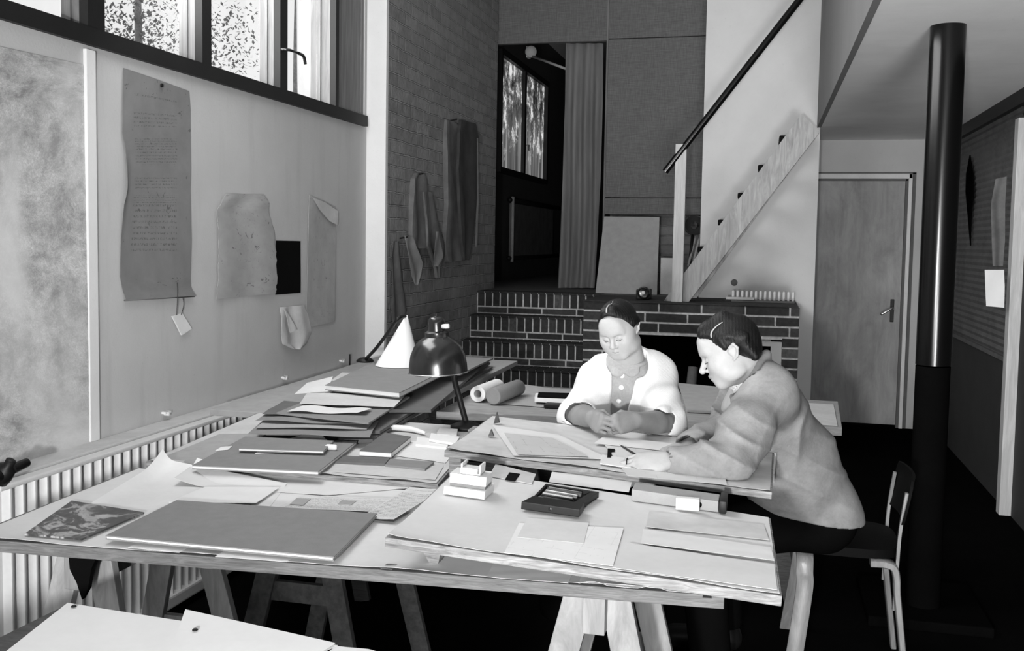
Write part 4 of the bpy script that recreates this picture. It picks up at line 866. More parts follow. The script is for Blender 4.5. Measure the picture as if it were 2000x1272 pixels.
# ---------------------------------------------------------------- smooth organic surfaces: distance fields turned into meshes (surface nets)
A_ = lambda p: np.array(p, np.float32)
class Fld:
    def __init__(s, lo, hi, h):
        s.h = h; s.lo = A_(lo); n = np.ceil((A_(hi)-s.lo)/h).astype(int)+1; s.n = n
        s.ax = [s.lo[i]+h*np.arange(n[i], dtype=np.float32) for i in range(3)]; s.v = np.full(tuple(n), .2, np.float32)
    def win(s, lo, hi, pad):
        sl = []
        for i in range(3):
            a = int(max(0, math.floor((lo[i]-pad-s.lo[i])/s.h))); b = int(min(s.n[i], math.ceil((hi[i]+pad-s.lo[i])/s.h)+1)); sl.append(slice(a, max(b, a+1)))
        g = np.meshgrid(*[s.ax[i][sl[i]] for i in range(3)], indexing='ij', sparse=True); return tuple(sl), g
    def full(s): return np.meshgrid(*s.ax, indexing='ij', sparse=True)
    def comb(s, sl, d, k, op):
        a = s.v[sl]
        if op == 'add':
            if k > 0: t = np.clip(.5+.5*(d-a)/k, 0, 1); s.v[sl] = d*(1-t)+a*t-k*t*(1-t)
            else: s.v[sl] = np.minimum(a, d)
        else:
            d = -d
            if k > 0: t = np.clip(.5-.5*(d-a)/k, 0, 1); s.v[sl] = d*(1-t)+a*t+k*t*(1-t)
            else: s.v[sl] = np.maximum(a, d)
    def cap(s, a, b, r0, r1=None, k=.02, op='add', fl=None):
        r1 = r0 if r1 is None else r1; a, b = A_(a), A_(b); R = max(r0, r1)
        sl, (x, y, z) = s.win(np.minimum(a, b)-R, np.maximum(a, b)+R, k*1.3+.03 if s.h > .003 else k*1.3+.012)
        ab = b-a; L = float(ab @ ab)+1e-9; px, py, pz = x-a[0], y-a[1], z-a[2]
        t = np.clip((px*ab[0]+py*ab[1]+pz*ab[2])/L, 0, 1); dx, dy, dz = px-ab[0]*t, py-ab[1]*t, pz-ab[2]*t
        if fl is not None:      # flattened: stretch along unit vector fl[0] by fl[1]
            u, q = A_(fl[0]), fl[1]; c = dx*u[0]+dy*u[1]+dz*u[2]; e = c*(1/q-1); dx, dy, dz = dx+e*u[0], dy+e*u[1], dz+e*u[2]
        d = np.sqrt(dx*dx+dy*dy+dz*dz)-(r0+(r1-r0)*t); s.comb(sl, d.astype(np.float32), k, op); return s
    def ell(s, c, r, R=None, k=.02, op='add'):
        c, r = A_(c), A_(r); m_ = float(r.max()); sl, (x, y, z) = s.win(c-m_, c+m_, k*1.3+.03 if s.h > .003 else k*1.3+.012); x, y, z = x-c[0], y-c[1], z-c[2]
        if R is not None: R = np.array(R, np.float32); x, y, z = (R[i][0]*x+R[i][1]*y+R[i][2]*z for i in range(3))
        k0 = np.sqrt((x/r[0])**2+(y/r[1])**2+(z/r[2])**2); k1 = np.sqrt((x/r[0]**2)**2+(y/r[1]**2)**2+(z/r[2]**2)**2)+1e-6
        s.comb(sl, (k0*(k0-1)/k1).astype(np.float32), k, op); return s
    def plane(s, p, n, k=0.0):
        """keep the side opposite to n"""
        x, y, z = s.full(); n = A_(n)/np.linalg.norm(n); d = (x-p[0])*n[0]+(y-p[1])*n[1]+(z-p[2])*n[2]
        s.comb((slice(None),)*3, -d.astype(np.float32)*np.ones_like(s.v), k, 'sub'); return s
    def mod(s, f): x, y, z = s.full(); s.v = (s.v+f(x, y, z)).astype(np.float32); return s
    def mesh(s):
        v = s.v; v[0] = v[-1] = .01; v[:, 0] = v[:, -1] = .01; v[:, :, 0] = v[:, :, -1] = .01
        g = v < 0; nx, ny, nz = v.shape
        c8 = [g[i:nx-1+i, j:ny-1+j, k:nz-1+k] for i in (0, 1) for j in (0, 1) for k in (0, 1)]
        cnt = sum(c.astype(np.int8) for c in c8); mx = (cnt > 0) & (cnt < 8); I = np.argwhere(mx); idx = np.full(mx.shape, -1, np.int64); idx[mx] = np.arange(len(I))
        P = np.zeros((len(I), 3)); N = np.zeros(len(I)); co = [(i, j, k) for i in (0, 1) for j in (0, 1) for k in (0, 1)]
        val = {c: v[I[:, 0]+c[0], I[:, 1]+c[1], I[:, 2]+c[2]] for c in co}
        for a in co:
            for ax in range(3):
                if a[ax] == 0:
                    b = list(a); b[ax] = 1; b = tuple(b); va, vb = val[a], val[b]; q = (va < 0) != (vb < 0)
                    t = va[q]/(va[q]-vb[q]); pt = np.repeat(np.array([a], float), q.sum(), 0); pt[:, ax] = t; P[q] += pt; N[q] += 1
        V_ = (I+P/N[:, None])*s.h+s.lo; Fs = []
        for ax in range(3):
            o1, o2 = [(1, 2), (2, 0), (0, 1)][ax]
            sl0 = [slice(None)]*3; sl1 = [slice(None)]*3; sl0[ax] = slice(0, -1); sl1[ax] = slice(1, None)
            e = g[tuple(sl0)] != g[tuple(sl1)]; E = np.argwhere(e); E = E[(E[:, o1] > 0) & (E[:, o2] > 0) & (E[:, o1] < v.shape[o1]-1) & (E[:, o2] < v.shape[o2]-1)]
            def at(d1, d2): Q = E.copy(); Q[:, o1] -= d1; Q[:, o2] -= d2; return idx[Q[:, 0], Q[:, 1], Q[:, 2]]
            q = np.stack([at(1, 1), at(0, 1), at(0, 0), at(1, 0)], 1); ins = g[E[:, 0], E[:, 1], E[:, 2]]; q[~ins] = q[~ins][:, ::-1]; Fs.append(q)
        return V_, np.concatenate(Fs)
def org(name, pieces, mats, parent=None):
    """pieces: list of (verts, quads, material index) -> one smooth mesh object"""
    vs, fs, mi, o = [], [], [], 0
    for V_, F_, k in pieces: vs.append(V_); fs.append(F_+o); mi.append(np.full(len(F_), k)); o += len(V_)
    V_ = np.concatenate(vs); F_ = np.concatenate(fs); mi = np.concatenate(mi)
    me = bpy.data.meshes.new(name); me.from_pydata(V_.tolist(), [], F_.tolist()); me.polygons.foreach_set('material_index', mi.astype(np.int32)); me.update()
    return link(name, me, mats, parent, smooth=True)
def frame(f, u):
    f = Vector(f).normalized(); u = Vector(u); s = f.cross(u).normalized(); u = s.cross(f).normalized(); return s, f, u    # s: person's right
def head(c, f, u, sc=1.0, jaw=1.0, nose=1.0, man=False, neck=None):
    s, f, u = frame(f, u); c = Vector(c)
    L = lambda x, y, z: c+(s*x+f*y+u*z)*sc
    R = [[*s], [*f], [*u]]
    F_ = Fld([q-.165*sc for q in c], [q+.165*sc for q in c], .0023)
    e = lambda p, r, k=.02, op='add': F_.ell(L(*p), [q*sc for q in r], R, k, op)
    cp = lambda a, b, r0, r1, k=.01, op='add': F_.cap(L(*a), L(*b), r0*sc, r1*sc, k, op)
    e((0, -.016, .030), (.074, .092, .083)); e((0, .028, -.022), (.062*jaw, .062, .078), .03); e((0, .045, -.070), (.044*jaw, .040, .038), .03)
    cp((-.014, .066, -.097), (.014, .066, -.097), .013, .013, .022)
    for q in (-1, 1):
        e((q*.040, .052, -.028), (.026, .028, .028), .022); cp((q*.010, .085, .020), (q*.044, .068, .020), .0075, .006, .012)
        e((q*.050*jaw, .010, -.070), (.016, .035, .022), .025)
    e((0, .070, .050), (.045, .022, .035), .03)
    for q in (-1, 1): e((q*.030, .094, -.002), (.019, .015, .012), .012, 'sub')
    for q in (-1, 1):
        e((q*.030, .0735, -.003), (.0145, .0135, .0115), .004); cp((q*.018, .0865, -.0085), (q*.042, .078, -.008), .0022, .0018, .003)
    cp((0, .083, .010), (0, .104*nose, -.030), .0065, .0095, .008); e((0, .102*nose, -.033), (.0105, .010, .0085), .006)
    for q in (-1, 1): e((q*.0125, .093, -.036), (.0075, .009, .0065), .004)
    cp((-.019, .083, -.060), (0, .0915, -.057), .0045, .0055, .005); cp((.019, .083, -.060), (0, .0915, -.057), .0045, .0055, .005)
    cp((-.016, .082, -.069), (.016, .082, -.069), .0055, .0055, .006); e((0, .088, -.069), (.012, .005, .0055), .005)
    cp((-.022, .0845, -.0635), (0, .095, -.0635), .0016, .0016, .002, 'sub'); cp((.022, .0845, -.0635), (0, .095, -.0635), .0016, .0016, .002, 'sub')
    for q in (-1, 1):
        tr = [Vector((q*.073, -.004, .012)), Vector((q*.082, -.020, .020)), Vector((q*.085, -.028, .004)), Vector((q*.080, -.018, -.020)), Vector((q*.072, -.004, -.030))]
        for a, b in zip(tr, tr[1:]): cp(a, b, .0048, .0048, .003)
        e((q*.074, -.014, -.004), (.005, .016, .024), .004); cp((q*.071, .000, -.004), (q*.073, .002, .002), .005, .004, .004); e((q*.084, -.013, -.001), (.006, .008, .013), .003, 'sub')
    if neck:
        for a, b, r0, r1 in neck: F_.cap(a, b, r0, r1, .02)
    return F_, L, (s, f, u), sc
def strip(name, L, sc, pts, r, mat, par):
    b = nb(); tube(b, bez([L(*p) for p in pts], 4), r*sc, 6); return obj(name, b, mat, par, smooth=True)
def hand(F_, w, f, n, side, curl=(20, 25, 15), th=(.6, .7), sc=1.0, spread=.06, fk=.0035, thumb=None, curls=None):
    f = Vector(f).normalized(); n = Vector(n); s = f.cross(n).normalized(); n = s.cross(f).normalized(); s = s*side    # s towards the thumb
    w = Vector(w); kn = [(.029, .088, .0088), (.010, .092, .0092), (-.0095, .088, .0088), (-.028, .080, .0078)]; ln = [(.042, .025, .021), (.046, .029, .022), (.043, .027, .021), (.034, .020, .018)]
    for i, (a, b, r) in enumerate(kn):
        K = w+(s*a+f*b)*sc; F_.cap(w+s*a*.55*sc+f*.012*sc, K-n*.002, .0155*sc, (r+.0035)*sc, .014)
        d = (f+s*spread*(a/.03)).normalized(); p = K; ang = 0; rr = r*sc; cu = curls[i] if curls else curl
        for j in range(3):
            ang += math.radians(cu[j]); dd = d*math.cos(ang)-n*math.sin(ang); q = p+dd*ln[i][j]*sc
            F_.cap(p, q, rr*(1.0 if j else 1.05), rr*.93, fk); p = q; rr *= .93
    F_.ell(w+f*.045*sc-n*.004*sc, [.030*sc]*3 if False else [.034*sc, .034*sc, .018*sc], [[*s], [*f], [*n]], .015)
    tb = w+(s*.024+f*.022)*sc; t = thumb or [(.040, .052, -.008), (.044, .078, -.014), (.038, .100, -.018)]; pr = tb; r_ = .0125
    for q in t:
        q = w+(s*q[0]+f*q[1]+n*q[2])*sc; F_.cap(pr, q, r_*sc, (r_-.0015)*sc, .006); pr = q; r_ -= .0015
    return s, n
def board_cut(fl, off=.004):
    x, y, z = fl.full(); n_ = P2[1]; zp = P2[0][2]-(n_[0]*(x-P2[0][0])+n_[1]*(y-P2[0][1]))/n_[2]+off
    d = np.maximum(np.maximum(z-zp, x-.052), y-3.11)*np.ones_like(fl.v); fl.v = np.maximum(fl.v, -d).astype(np.float32)
# ================================================================ the woman
W_ = lambda px, py, Y: U(px, py, Y=Y)
wm = empty('person', (-.46, 3.42, 0), 'seated woman in an open white cardigan over a grey buttoned blouse, hands clasped', 'person')
hips = Vector((-.455, 3.42, .535)); bel = W_(1207, 835, 3.38); che = W_(1214, 770, 3.36); nb_ = W_(1228, 714, 3.31); hc = W_(1208, 642, 3.20)
sl_, sr_ = W_(1181, 742, 3.31), W_(1279, 729, 3.36); el, er = W_(1126, 814, 3.16), W_(1306, 832, 3.17)
wl, wr = W_(1166, 833, 2.97), W_(1240, 839, 2.98)
hf = (-.17, -.88, -.42); hu = (-.23, -.40, .88)
skin_ = [m['skin'], m['skin2']]
F_, L, fr, sc = head(hc, hf, hu, .765, jaw=1.17, neck=[(hc-Vector((-.02, -.035, .05)), nb_, .048, .055)])
hp_ = F_.mesh()
tor = Fld((-.75, 3.1, .05), (-.15, 3.65, 1.12), .008)
tor.cap(hips+Vector((-.07, 0, 0)), hips+Vector((.07, 0, 0)), .11, k=.04).cap(bel, che, .115, .115, .05, fl=((1, 0, 0), 1.18)).cap(hips, bel, .12, .115, .05, fl=((1, 0, 0), 1.2))
tor.cap(sl_, sr_, .055, k=.06).cap(nb_-Vector((0, -.01, .03)), nb_+Vector((-.005, -.02, .04)), .055, .050, .03)
legs = Fld((-.80, 2.75, -.02), (-.10, 3.6, .66), .009)
for q in (-1, 1):
    hj = hips+Vector((q*.08, 0, -.02)); kn_ = Vector((hips.x+q*.09, 3.02, .49)); an = Vector((kn_.x, 3.06, .09)); legs.cap(hj, kn_, .080, .058, .03).cap(kn_, an, .055, .038, .02).cap(an-Vector((0, 0, .03)), an+Vector((q*.02, -.13, -.055)), .036, .028, .02)
ar = Fld((-.72, 2.82, .76), (-.15, 3.30, 1.0), .0026)
hl_, hr_ = W_(1158, 833, 2.99), W_(1240, 838, 2.99); hl_.z = hr_.z = .894
for (E, Wp, q) in ((el, wl, 1), (er, wr, -1)):
    Wp = {1: hl_, -1: hr_}[q]; ar.cap(E+Vector((0, .03, .03)), E, .045, .043, .01).cap(E, E.lerp(Wp, .45), .043, .038, .01).cap(E.lerp(Wp, .45), Wp, .038, .025, .01, fl=((1, 0, 0), 1.1))
hl, hr = W_(1158, 833, 2.99), W_(1240, 838, 2.99); hl.z = hr.z = .894; wl, wr = hl, hr
fist = [(62, 78, 45)]*4; tmb = [(.036, .045, -.016), (.030, .068, -.030), (.012, .078, -.034)]
hand(ar, hl, (.42, -.90, -.05), (-.84, -.42, .30), -1, sc=.82, curls=[(62, 85, 50), (64, 85, 50), (68, 85, 50), (72, 85, 50)], thumb=tmb, fk=.0012, spread=.0)
hand(ar, hr, (-.58, -.80, -.05), (.78, -.52, .30), 1, sc=.82, curls=[(62, 85, 50), (64, 85, 50), (68, 85, 50), (72, 85, 50)], thumb=tmb, fk=.0012, spread=.0)
board_cut(ar, .012)
body = org('body', [(*hp_, 0), (*tor.mesh(), 0), (*legs.mesh(), 1), (*ar.mesh(), 1)], skin_, wm)
def surf(fl, o_, d_, out=0.0):
    d_ = Vector(d_).normalized(); t_ = .17
    while t_ > 0:
        p = Vector(o_)+d_*t_; i_ = [int(round((p[k]-fl.lo[k])/fl.h)) for k in range(3)]
        if all(0 <= i_[k] < fl.n[k] for k in range(3)) and fl.v[i_[0], i_[1], i_[2]] < 0: return p+d_*out
        t_ -= .0008
    return Vector(o_)
# hair: parted in the middle, swept to a knot
s, f, u = fr
Hh = Fld([q-.15 for q in hc], [q+.15 for q in hc], .0028); Rm = [[*s], [*f], [*u]]
Hh.ell(L(0, -.022, .034), [.079*sc, .093*sc, .085*sc], Rm, .01)
for q in (-1, 1):
    for j in range(5):
        a = j/4; Hh.cap(L(q*.014, .052-.02*a, .092+.012*a), L(q*(.064+.006*a), .010-.05*a, .030-.02*a), .015*sc, .013*sc, .016)
    Hh.ell(L(q*.066, -.012, .020), [.017*sc, .036*sc, .030*sc], Rm, .012)
Hh.ell(L(0, -.100, -.02), [.045*sc, .035*sc, .04*sc], Rm, .02); Hh.ell(L(0, -.07, -.03), [.062*sc, .04*sc, .05*sc], Rm, .02)
Hh.ell(L(0, .098, -.008), [.058*sc, .052*sc, .060*sc], Rm, .008, 'sub'); Hh.ell(L(0, .082, .066), [.036*sc, .036*sc, .034*sc], Rm, .006, 'sub')
pass
for q in (-1, 1): Hh.ell(L(q*.082, .000, -.022), [.02*sc, .022*sc, .030*sc], Rm, .006, 'sub')
h0 = Vector(hc)
def strands(h0, s, f, u, a, fr_):
    def g(x, y, z):
        X_, Y_, Z_ = x-h0.x, y-h0.y, z-h0.z; p = X_*f.x+Y_*f.y+Z_*f.z; q = X_*u.x+Y_*u.y+Z_*u.z; r = X_*s.x+Y_*s.y+Z_*s.z
        return a*np.sin(fr_*(q*.35+p)+2*np.sin(20*r))+a*.6*np.sin(fr_*1.9*(p*.8-q*.3)+3)
    return g
Hh.mod(strands(h0, s, f, u, .0004, 700))
org('hair', [(*Hh.mesh(), 0)], [m['hair']], wm)
b = nb(); tube(b, bez([surf(Hh, L(0, -.022, .034), (f*math.sin(math.radians(t_))+u*math.cos(math.radians(t_))), .001) for t_ in (48, 38, 26, 12, -2)], 3), [.0035*sc*(1-i/18) for i in range(13)], 8); obj('hair_parting', b, m['skin'], wm, smooth=True)
for q in (-1, 1):
    strip('eyebrow', L, sc, [(q*.012, .0915, .021), (q*.030, .0885, .0255), (q*.047, .073, .021)], .0019, m['brow'], wm)
    strip('eyelashes', L, sc, [(q*.018, .0895, -.0085), (q*.030, .0905, -.0115), (q*.043, .080, -.0085)], .0011, m['lash'], wm)
strip('lips', L, sc, [(-.020, .0855, -.0635), (-.008, .0925, -.062), (0, .0945, -.063), (.008, .0925, -.062), (.020, .0855, -.0635)], .0032, m['lip'], wm)
# blouse
bl = Fld((-.72, 3.12, .44), (-.18, 3.6, 1.10), .006)
bl.cap(bel-Vector((0, 0, .12)), bel, .128, .125, .04, fl=((1, 0, 0), 1.15)).cap(bel, che, .125, .123, .05, fl=((1, 0, 0), 1.15)).cap(sl_+Vector((.02, 0, 0)), sr_-Vector((.02, 0, 0)), .058, k=.06)
bl.cap(nb_-Vector((0, 0, .05)), nb_+Vector((-.01, -.02, .02)), .064, .058, .03)
bl.plane(nb_+Vector((-.01, 0, .024)), (.1, .15, 1)); bl.plane((0, 0, bel.z-.16), (0, 0, -1))
bl.mod(lambda x, y, z: .0012*np.sin(x*240+6*np.sin(z*20))+.0015*np.sin(z*60+x*30))
org('blouse', [(*bl.mesh(), 0)], [m['blouse']], wm)
def front_y(fld, x, z, mid=3.40):
    i = int((x-fld.lo[0])/fld.h); k = int((z-fld.lo[2])/fld.h); col = fld.v[i, :, k]; j = np.argmax(col < 0); return fld.lo[1]+j*fld.h
cl2 = Fld((-.60, 3.08, .93), (-.30, 3.45, 1.12), .003)
for q, px in ((-1, 1209), (1, 1236)):
    a = W_(px, 722, 3.27); yy = front_y(bl, a.x, a.z); cl2.ell((a.x, yy-.001, a.z+.002), (.026, .009, .026), [[1, 0, 0], [0, .85, -.5], [0, .5, .85]], .004)
ring_ = [nb_+Vector((.057*math.sin(t_), -.015-.057*math.cos(t_), .006+.012*(1-math.cos(t_)))) for t_ in [math.pi*(.10+.05*k) for k in range(37)]]
for a, b in zip(ring_, ring_[1:]): cl2.cap(a, b, .007, .007, .002)
org('collar', [(*cl2.mesh(), 0)], [m['blouse']], wm)
for (px, py) in ((1215, 734), (1214, 757), (1209, 783)):
    a = W_(px, py, 3.26); a.x += .0; yy = front_y(bl, a.x, a.z); a = W_(px, py, yy); b = nb(); lathe(b, [(0, -.002), (.0078, -.002), (.0088, .001), (.007, .004), (0, .0035)], (a.x, yy-.002, a.z), 18, (0, -1, .15)); obj('button', b, m['button'], wm, smooth=True)
# cardigan
cd = Fld((-.78, 3.02, .60), (-.12, 3.66, 1.14), .0042)
cd.cap(bel-Vector((0, 0, .13)), bel, .150, .145, .04, fl=((1, 0, 0), 1.14)).cap(bel, che, .145, .140, .05, fl=((1, 0, 0), 1.15)).cap(sl_, sr_, .066, k=.07)
cd.cap(nb_-Vector((0, -.01, .05)), nb_+Vector((.0, .01, .012)), .078, .066, .04)
for S_, E in ((sl_, el), (sr_, er)): cd.cap(S_, S_.lerp(E, .6), .062, .060, .03).cap(S_.lerp(E, .6), E+Vector((0, .0, .012)), .060, .056, .02)
# turned-up cuffs
v1 = (wl-el).normalized(); v2 = (wr-er).normalized()
for E, v_ in ((el, v1), (er, v2)): cd.cap(E, E+v_*.035, .060, .058, .015)
for E, v_ in ((el, v1), (er, v2)): cd.cap(E+v_*.035, E+v_*.16, .047, .046, .004, 'sub')
cd.plane((0, 0, bel.z-.17), (0, 0, -1))
zt, zb2 = W_(1220, 705, 3.25).z, W_(1205, 835, 3.22).z
def opening(x, y, z):
    t_ = np.clip((z-zb2)/(zt-zb2), -.5, 1.3)
    xl = W_(1193, 760, 3.22).x+0*t_; xr = W_(1222, 800, 3.22).x+(W_(1252, 705, 3.22).x-W_(1222, 800, 3.22).x)*np.clip(t_, 0, 1.2)**1.3
    d = np.maximum(xl-x, x-xr); d = np.maximum(d, y-(nb_.y-.005)); return -d
x, y, z = cd.full(); dd = opening(x, y, z).astype(np.float32)*np.ones_like(cd.v); k = .006; a = cd.v; t_ = np.clip(.5-.5*(dd-a)/k, 0, 1); cd.v = (dd*(1-t_)+a*t_+k*t_*(1-t_)).astype(np.float32)
cd.cap(hc-Vector((-.02, -.02, .06)), nb_-Vector((0, .0, .03)), .062, .066, .01, 'sub')
def folds(x, y, z):
    return .0022*np.sin(z*14+x*95+3*np.sin(z*17))+.0022*np.sin(x*38-z*70+2*np.sin(y*30))*np.exp(-((z-.88)/.09)**2)+.0005*np.sin(x*620)*np.sin(z*620)
cd.mod(folds); board_cut(cd)
org('cardigan', [(*cd.mesh(), 0)], [m['cardigan']], wm)
sk = Fld((-.80, 2.85, .10), (-.10, 3.62, .72), .01)
sk.cap(hips+Vector((-.08, 0, 0)), hips+Vector((.08, 0, 0)), .135, k=.04)
for q in (-1, 1): sk.cap(hips+Vector((q*.07, 0, 0)), Vector((hips.x+q*.10, 3.02, .50)), .10, .085, .06).cap(Vector((hips.x+q*.10, 3.02, .48)), Vector((hips.x+q*.10, 3.02, .30)), .085, .10, .06)
sk.plane((0, 0, .26), (0, 0, -1)); sk.plane((0, 0, .475), (0, .0, -1)) if False else None
org('skirt', [(*sk.mesh(), 0)], [m['trousers']], wm)
# ================================================================ the man
def seat_cut(fl):
    x, y, z = fl.full(); d = np.maximum(.09-x, z-SZ-.0015)*np.ones_like(fl.v); fl.v = np.maximum(fl.v, -d).astype(np.float32)
mn = empty('person', (.22, 3.40, 0), 'man in a pale suede jacket leaning over the drawings, head bent', 'person')
hips = Vector((.195, 3.42, .555)); s1 = W_(1538, 905, 3.30); s2 = W_(1487, 814, 3.14); nk = W_(1468, 722, 3.07); hc = W_(1425, 686, 3.01)
shn, shf = W_(1496, 766, 2.96), W_(1470, 770, 3.28); eln, elf = W_(1420, 913, 2.66), W_(1412, 850, 3.02); wn, wf = W_(1322, 906, 2.62), W_(1352, 872, 2.86)
hf = (-.92, -.06, -.40); hu = (-.42, .05, .90)
F_, L, fr, sc = head(hc, hf, hu, .875, jaw=1.0, nose=1.06, man=True, neck=[(hc+Vector((.035, .015, -.04)), nk+Vector((.0, .0, -.01)), .056, .062)])
hp_ = F_.mesh()
tor = Fld((-.15, 2.8, .35), (.50, 3.65, 1.12), .009)
tor.cap(hips+Vector((0, -.08, 0)), hips+Vector((0, .08, 0)), .115, k=.04).cap(hips, s1, .12, .125, .05, fl=((0, 1, 0), 1.2)).cap(s1, s2, .125, .125, .05, fl=((0, 1, 0), 1.2)).cap(shn, shf, .055, k=.05).cap(s2, nk, .07, .06, .04)
legs = Fld((-.35, 2.95, -.02), (.45, 3.66, .70), .009)
for q, kx, ky in ((-1, -.17, 3.19), (1, -.14, 3.50)):
    hj = hips+Vector((0, q*.09, -.01)); kn_ = Vector((kx, ky, .50)); an = Vector((kx+.04, ky, .09)); legs.cap(hj, kn_, .088, .066, .03).cap(kn_, an, .062, .045, .02).cap(an-Vector((0, 0, .03)), an+Vector((-.15, 0, -.050)), .040, .032, .02)
ar = Fld((-.48, 2.48, .78), (.02, 3.05, 1.0), .0025)
ar.cap(eln, wn, .040, .026, .01).cap(elf, wf, .040, .027, .01)
hn = W_(1308, 901, 2.62)
sN, nN = hand(ar, hn, (-.97, -.12, -.10), (-.05, -.50, .86), -1, sc=.98, curls=[(16, 38, 28), (14, 34, 28), (16, 36, 28), (20, 36, 30)], fk=.0012, spread=.12, thumb=[(.046, .050, -.014), (.050, .078, -.022), (.040, .102, -.026)])
hand(ar, W_(1350, 872, 2.86), (-.80, -.50, -.22), (0, -.2, .98), 1, sc=.86, curls=[(35, 45, 30), (45, 50, 35), (55, 55, 35), (60, 55, 35)], fk=.002, spread=.02, thumb=[(.030, .050, -.018), (.026, .075, -.030), (.012, .092, -.036)])
board_cut(ar, .008); seat_cut(tor); seat_cut(legs)
org('body', [(*hp_, 0), (*tor.mesh(), 0), (*legs.mesh(), 0), (*ar.mesh(), 0)], skin_, mn)
s, f, u = fr; Rm = [[*s], [*f], [*u]]
Hh = Fld([q-.16 for q in hc], [q+.16 for q in hc], .0028)
Hh.ell(L(0, -.022, .036), [.080*sc, .094*sc, .086*sc], Rm, .01); Hh.ell(L(0, -.072, -.010), [.056*sc, .034*sc, .052*sc], Rm, .02)
for q in (-1, 1):
    for j in range(6):
        a = j/5; Hh.cap(L(q*.030, .066-.03*a, .085+.018*a), L(q*(.070+.004*a), -.01-.055*a, .052-.02*a), .013*sc, .012*sc, .008)
    Hh.cap(L(q*.072, .012, .045), L(q*.074, .010, .018), .010*sc, .007*sc, .008); Hh.cap(L(q*.066, -.045, .02), L(q*.058, -.070, -.045), .020*sc, .014*sc, .02)
Hh.cap(L(-.02, .045, .098), L(-.02, -.02, .118), .018*sc, .018*sc, .03)
Hh.ell(L(0, .104, .000), [.072*sc, .056*sc, .076*sc], Rm, .010, 'sub')
for q in (-1, 1): Hh.ell(L(q*.086, -.008, -.016), [.022*sc, .030*sc, .034*sc], Rm, .006, 'sub')
Hh.ell(L(0, .02, -.085), [.09*sc, .075*sc, .06*sc], Rm, .01, 'sub')
lf = -1   # his left side faces the camera
pass
Hh.mod(strands(Vector(hc), s, f, u, .0005, 650))
org('hair', [(*Hh.mesh(), 0)], [m['hair']], mn)
b = nb(); tube(b, bez([surf(Hh, L(0, -.022, .036), (s*-.66+f*math.sin(math.radians(t_))*.75+u*math.cos(math.radians(t_))*.75), .001) for t_ in (64, 52, 38, 22, 6)], 3), [.0032*sc*(1-i/20) for i in range(13)], 8); obj('hair_parting', b, m['skin'], mn, smooth=True)
for q in (-1, 1):
    strip('eyebrow', L, sc, [(q*.012, .092, .021), (q*.030, .089, .026), (q*.047, .074, .022)], .0026, m['brow'], mn)
    strip('eyelashes', L, sc, [(q*.018, .0895, -.0085), (q*.030, .0905, -.0115), (q*.043, .080, -.0085)], .0012, m['lash'], mn)
strip('lips', L, sc, [(-.020, .0855, -.0635), (0, .0945, -.063), (.020, .0855, -.0635)], .0028, m['lip'], mn)
# shirt collar
CC = W_(1458, 727, 3.06); e1 = (W_(1484, 691, 3.06)-W_(1432, 763, 3.06)).normalized(); ax_ = e1.cross(Vector((0, 1, 0))).normalized(); ax_ = ax_ if ax_.z > 0 else -ax_; e2 = Vector((0, 1, 0))
def rng(o_, r1, r2, n_=28): return [CC+ax_*o_+e1*math.cos(t_)*r1+e2*math.sin(t_)*r2 for t_ in [2*math.pi*k/n_ for k in range(n_+1)]]
co_ = Fld((-.16, 2.90, .88), (.14, 3.24, 1.18), .003)
for o_, r1, r2 in ((.020, .062, .055), (.008, .065, .058), (-.006, .068, .061), (-.016, .070, .064)):
    rg = rng(o_, r1, r2)
    for a, b in zip(rg, rg[1:]): co_.cap(a, b, .0055, .0055, .004)
org('shirt_collar', [(*co_.mesh(), 0)], [m['shirt']], mn)
# jacket
jk = Fld((-.46, 2.44, .50), (.58, 3.75, 1.16), .0062)
hem = Vector((hips.x-.04, 3.38, .60))
jk.cap(hem+Vector((-.035, 0, -.06)), hem+Vector((.03, 0, -.08)), .158, k=.05, fl=((0, 1, 0), 1.1)).cap(hem, s1, .150, .145, .05, fl=((0, 1, 0), 1.15)).cap(s1, s2, .152, .130, .05, fl=((0, 1, 0), 1.15))
jk.cap(shn, shf, .066, k=.09).cap(s2, shn.lerp(s2, .35), .10, .075, .07).cap(s2, shf.lerp(s2, .35), .10, .075, .07).cap(s2, nk-Vector((0, 0, .02)), .095, .070, .05)
jk.cap(shn, shn.lerp(eln, .55), .066, .066, .085).cap(shn.lerp(eln, .55), eln, .066, .058, .05).cap(eln, eln.lerp(wn, .5), .060, .055, .012).cap(eln.lerp(wn, .5), wn, .055, .044, .012)
jk.cap(shf, elf, .075, .060, .03).cap(elf, wf, .058, .046, .015)
jk.cap(wn+(wn-eln).normalized()*-.012, wn+(wn-eln).normalized()*.06, .036, .034, .004, 'sub'); jk.cap(wf+(wf-elf).normalized()*-.012, wf+(wf-elf).normalized()*.06, .038, .036, .004, 'sub')
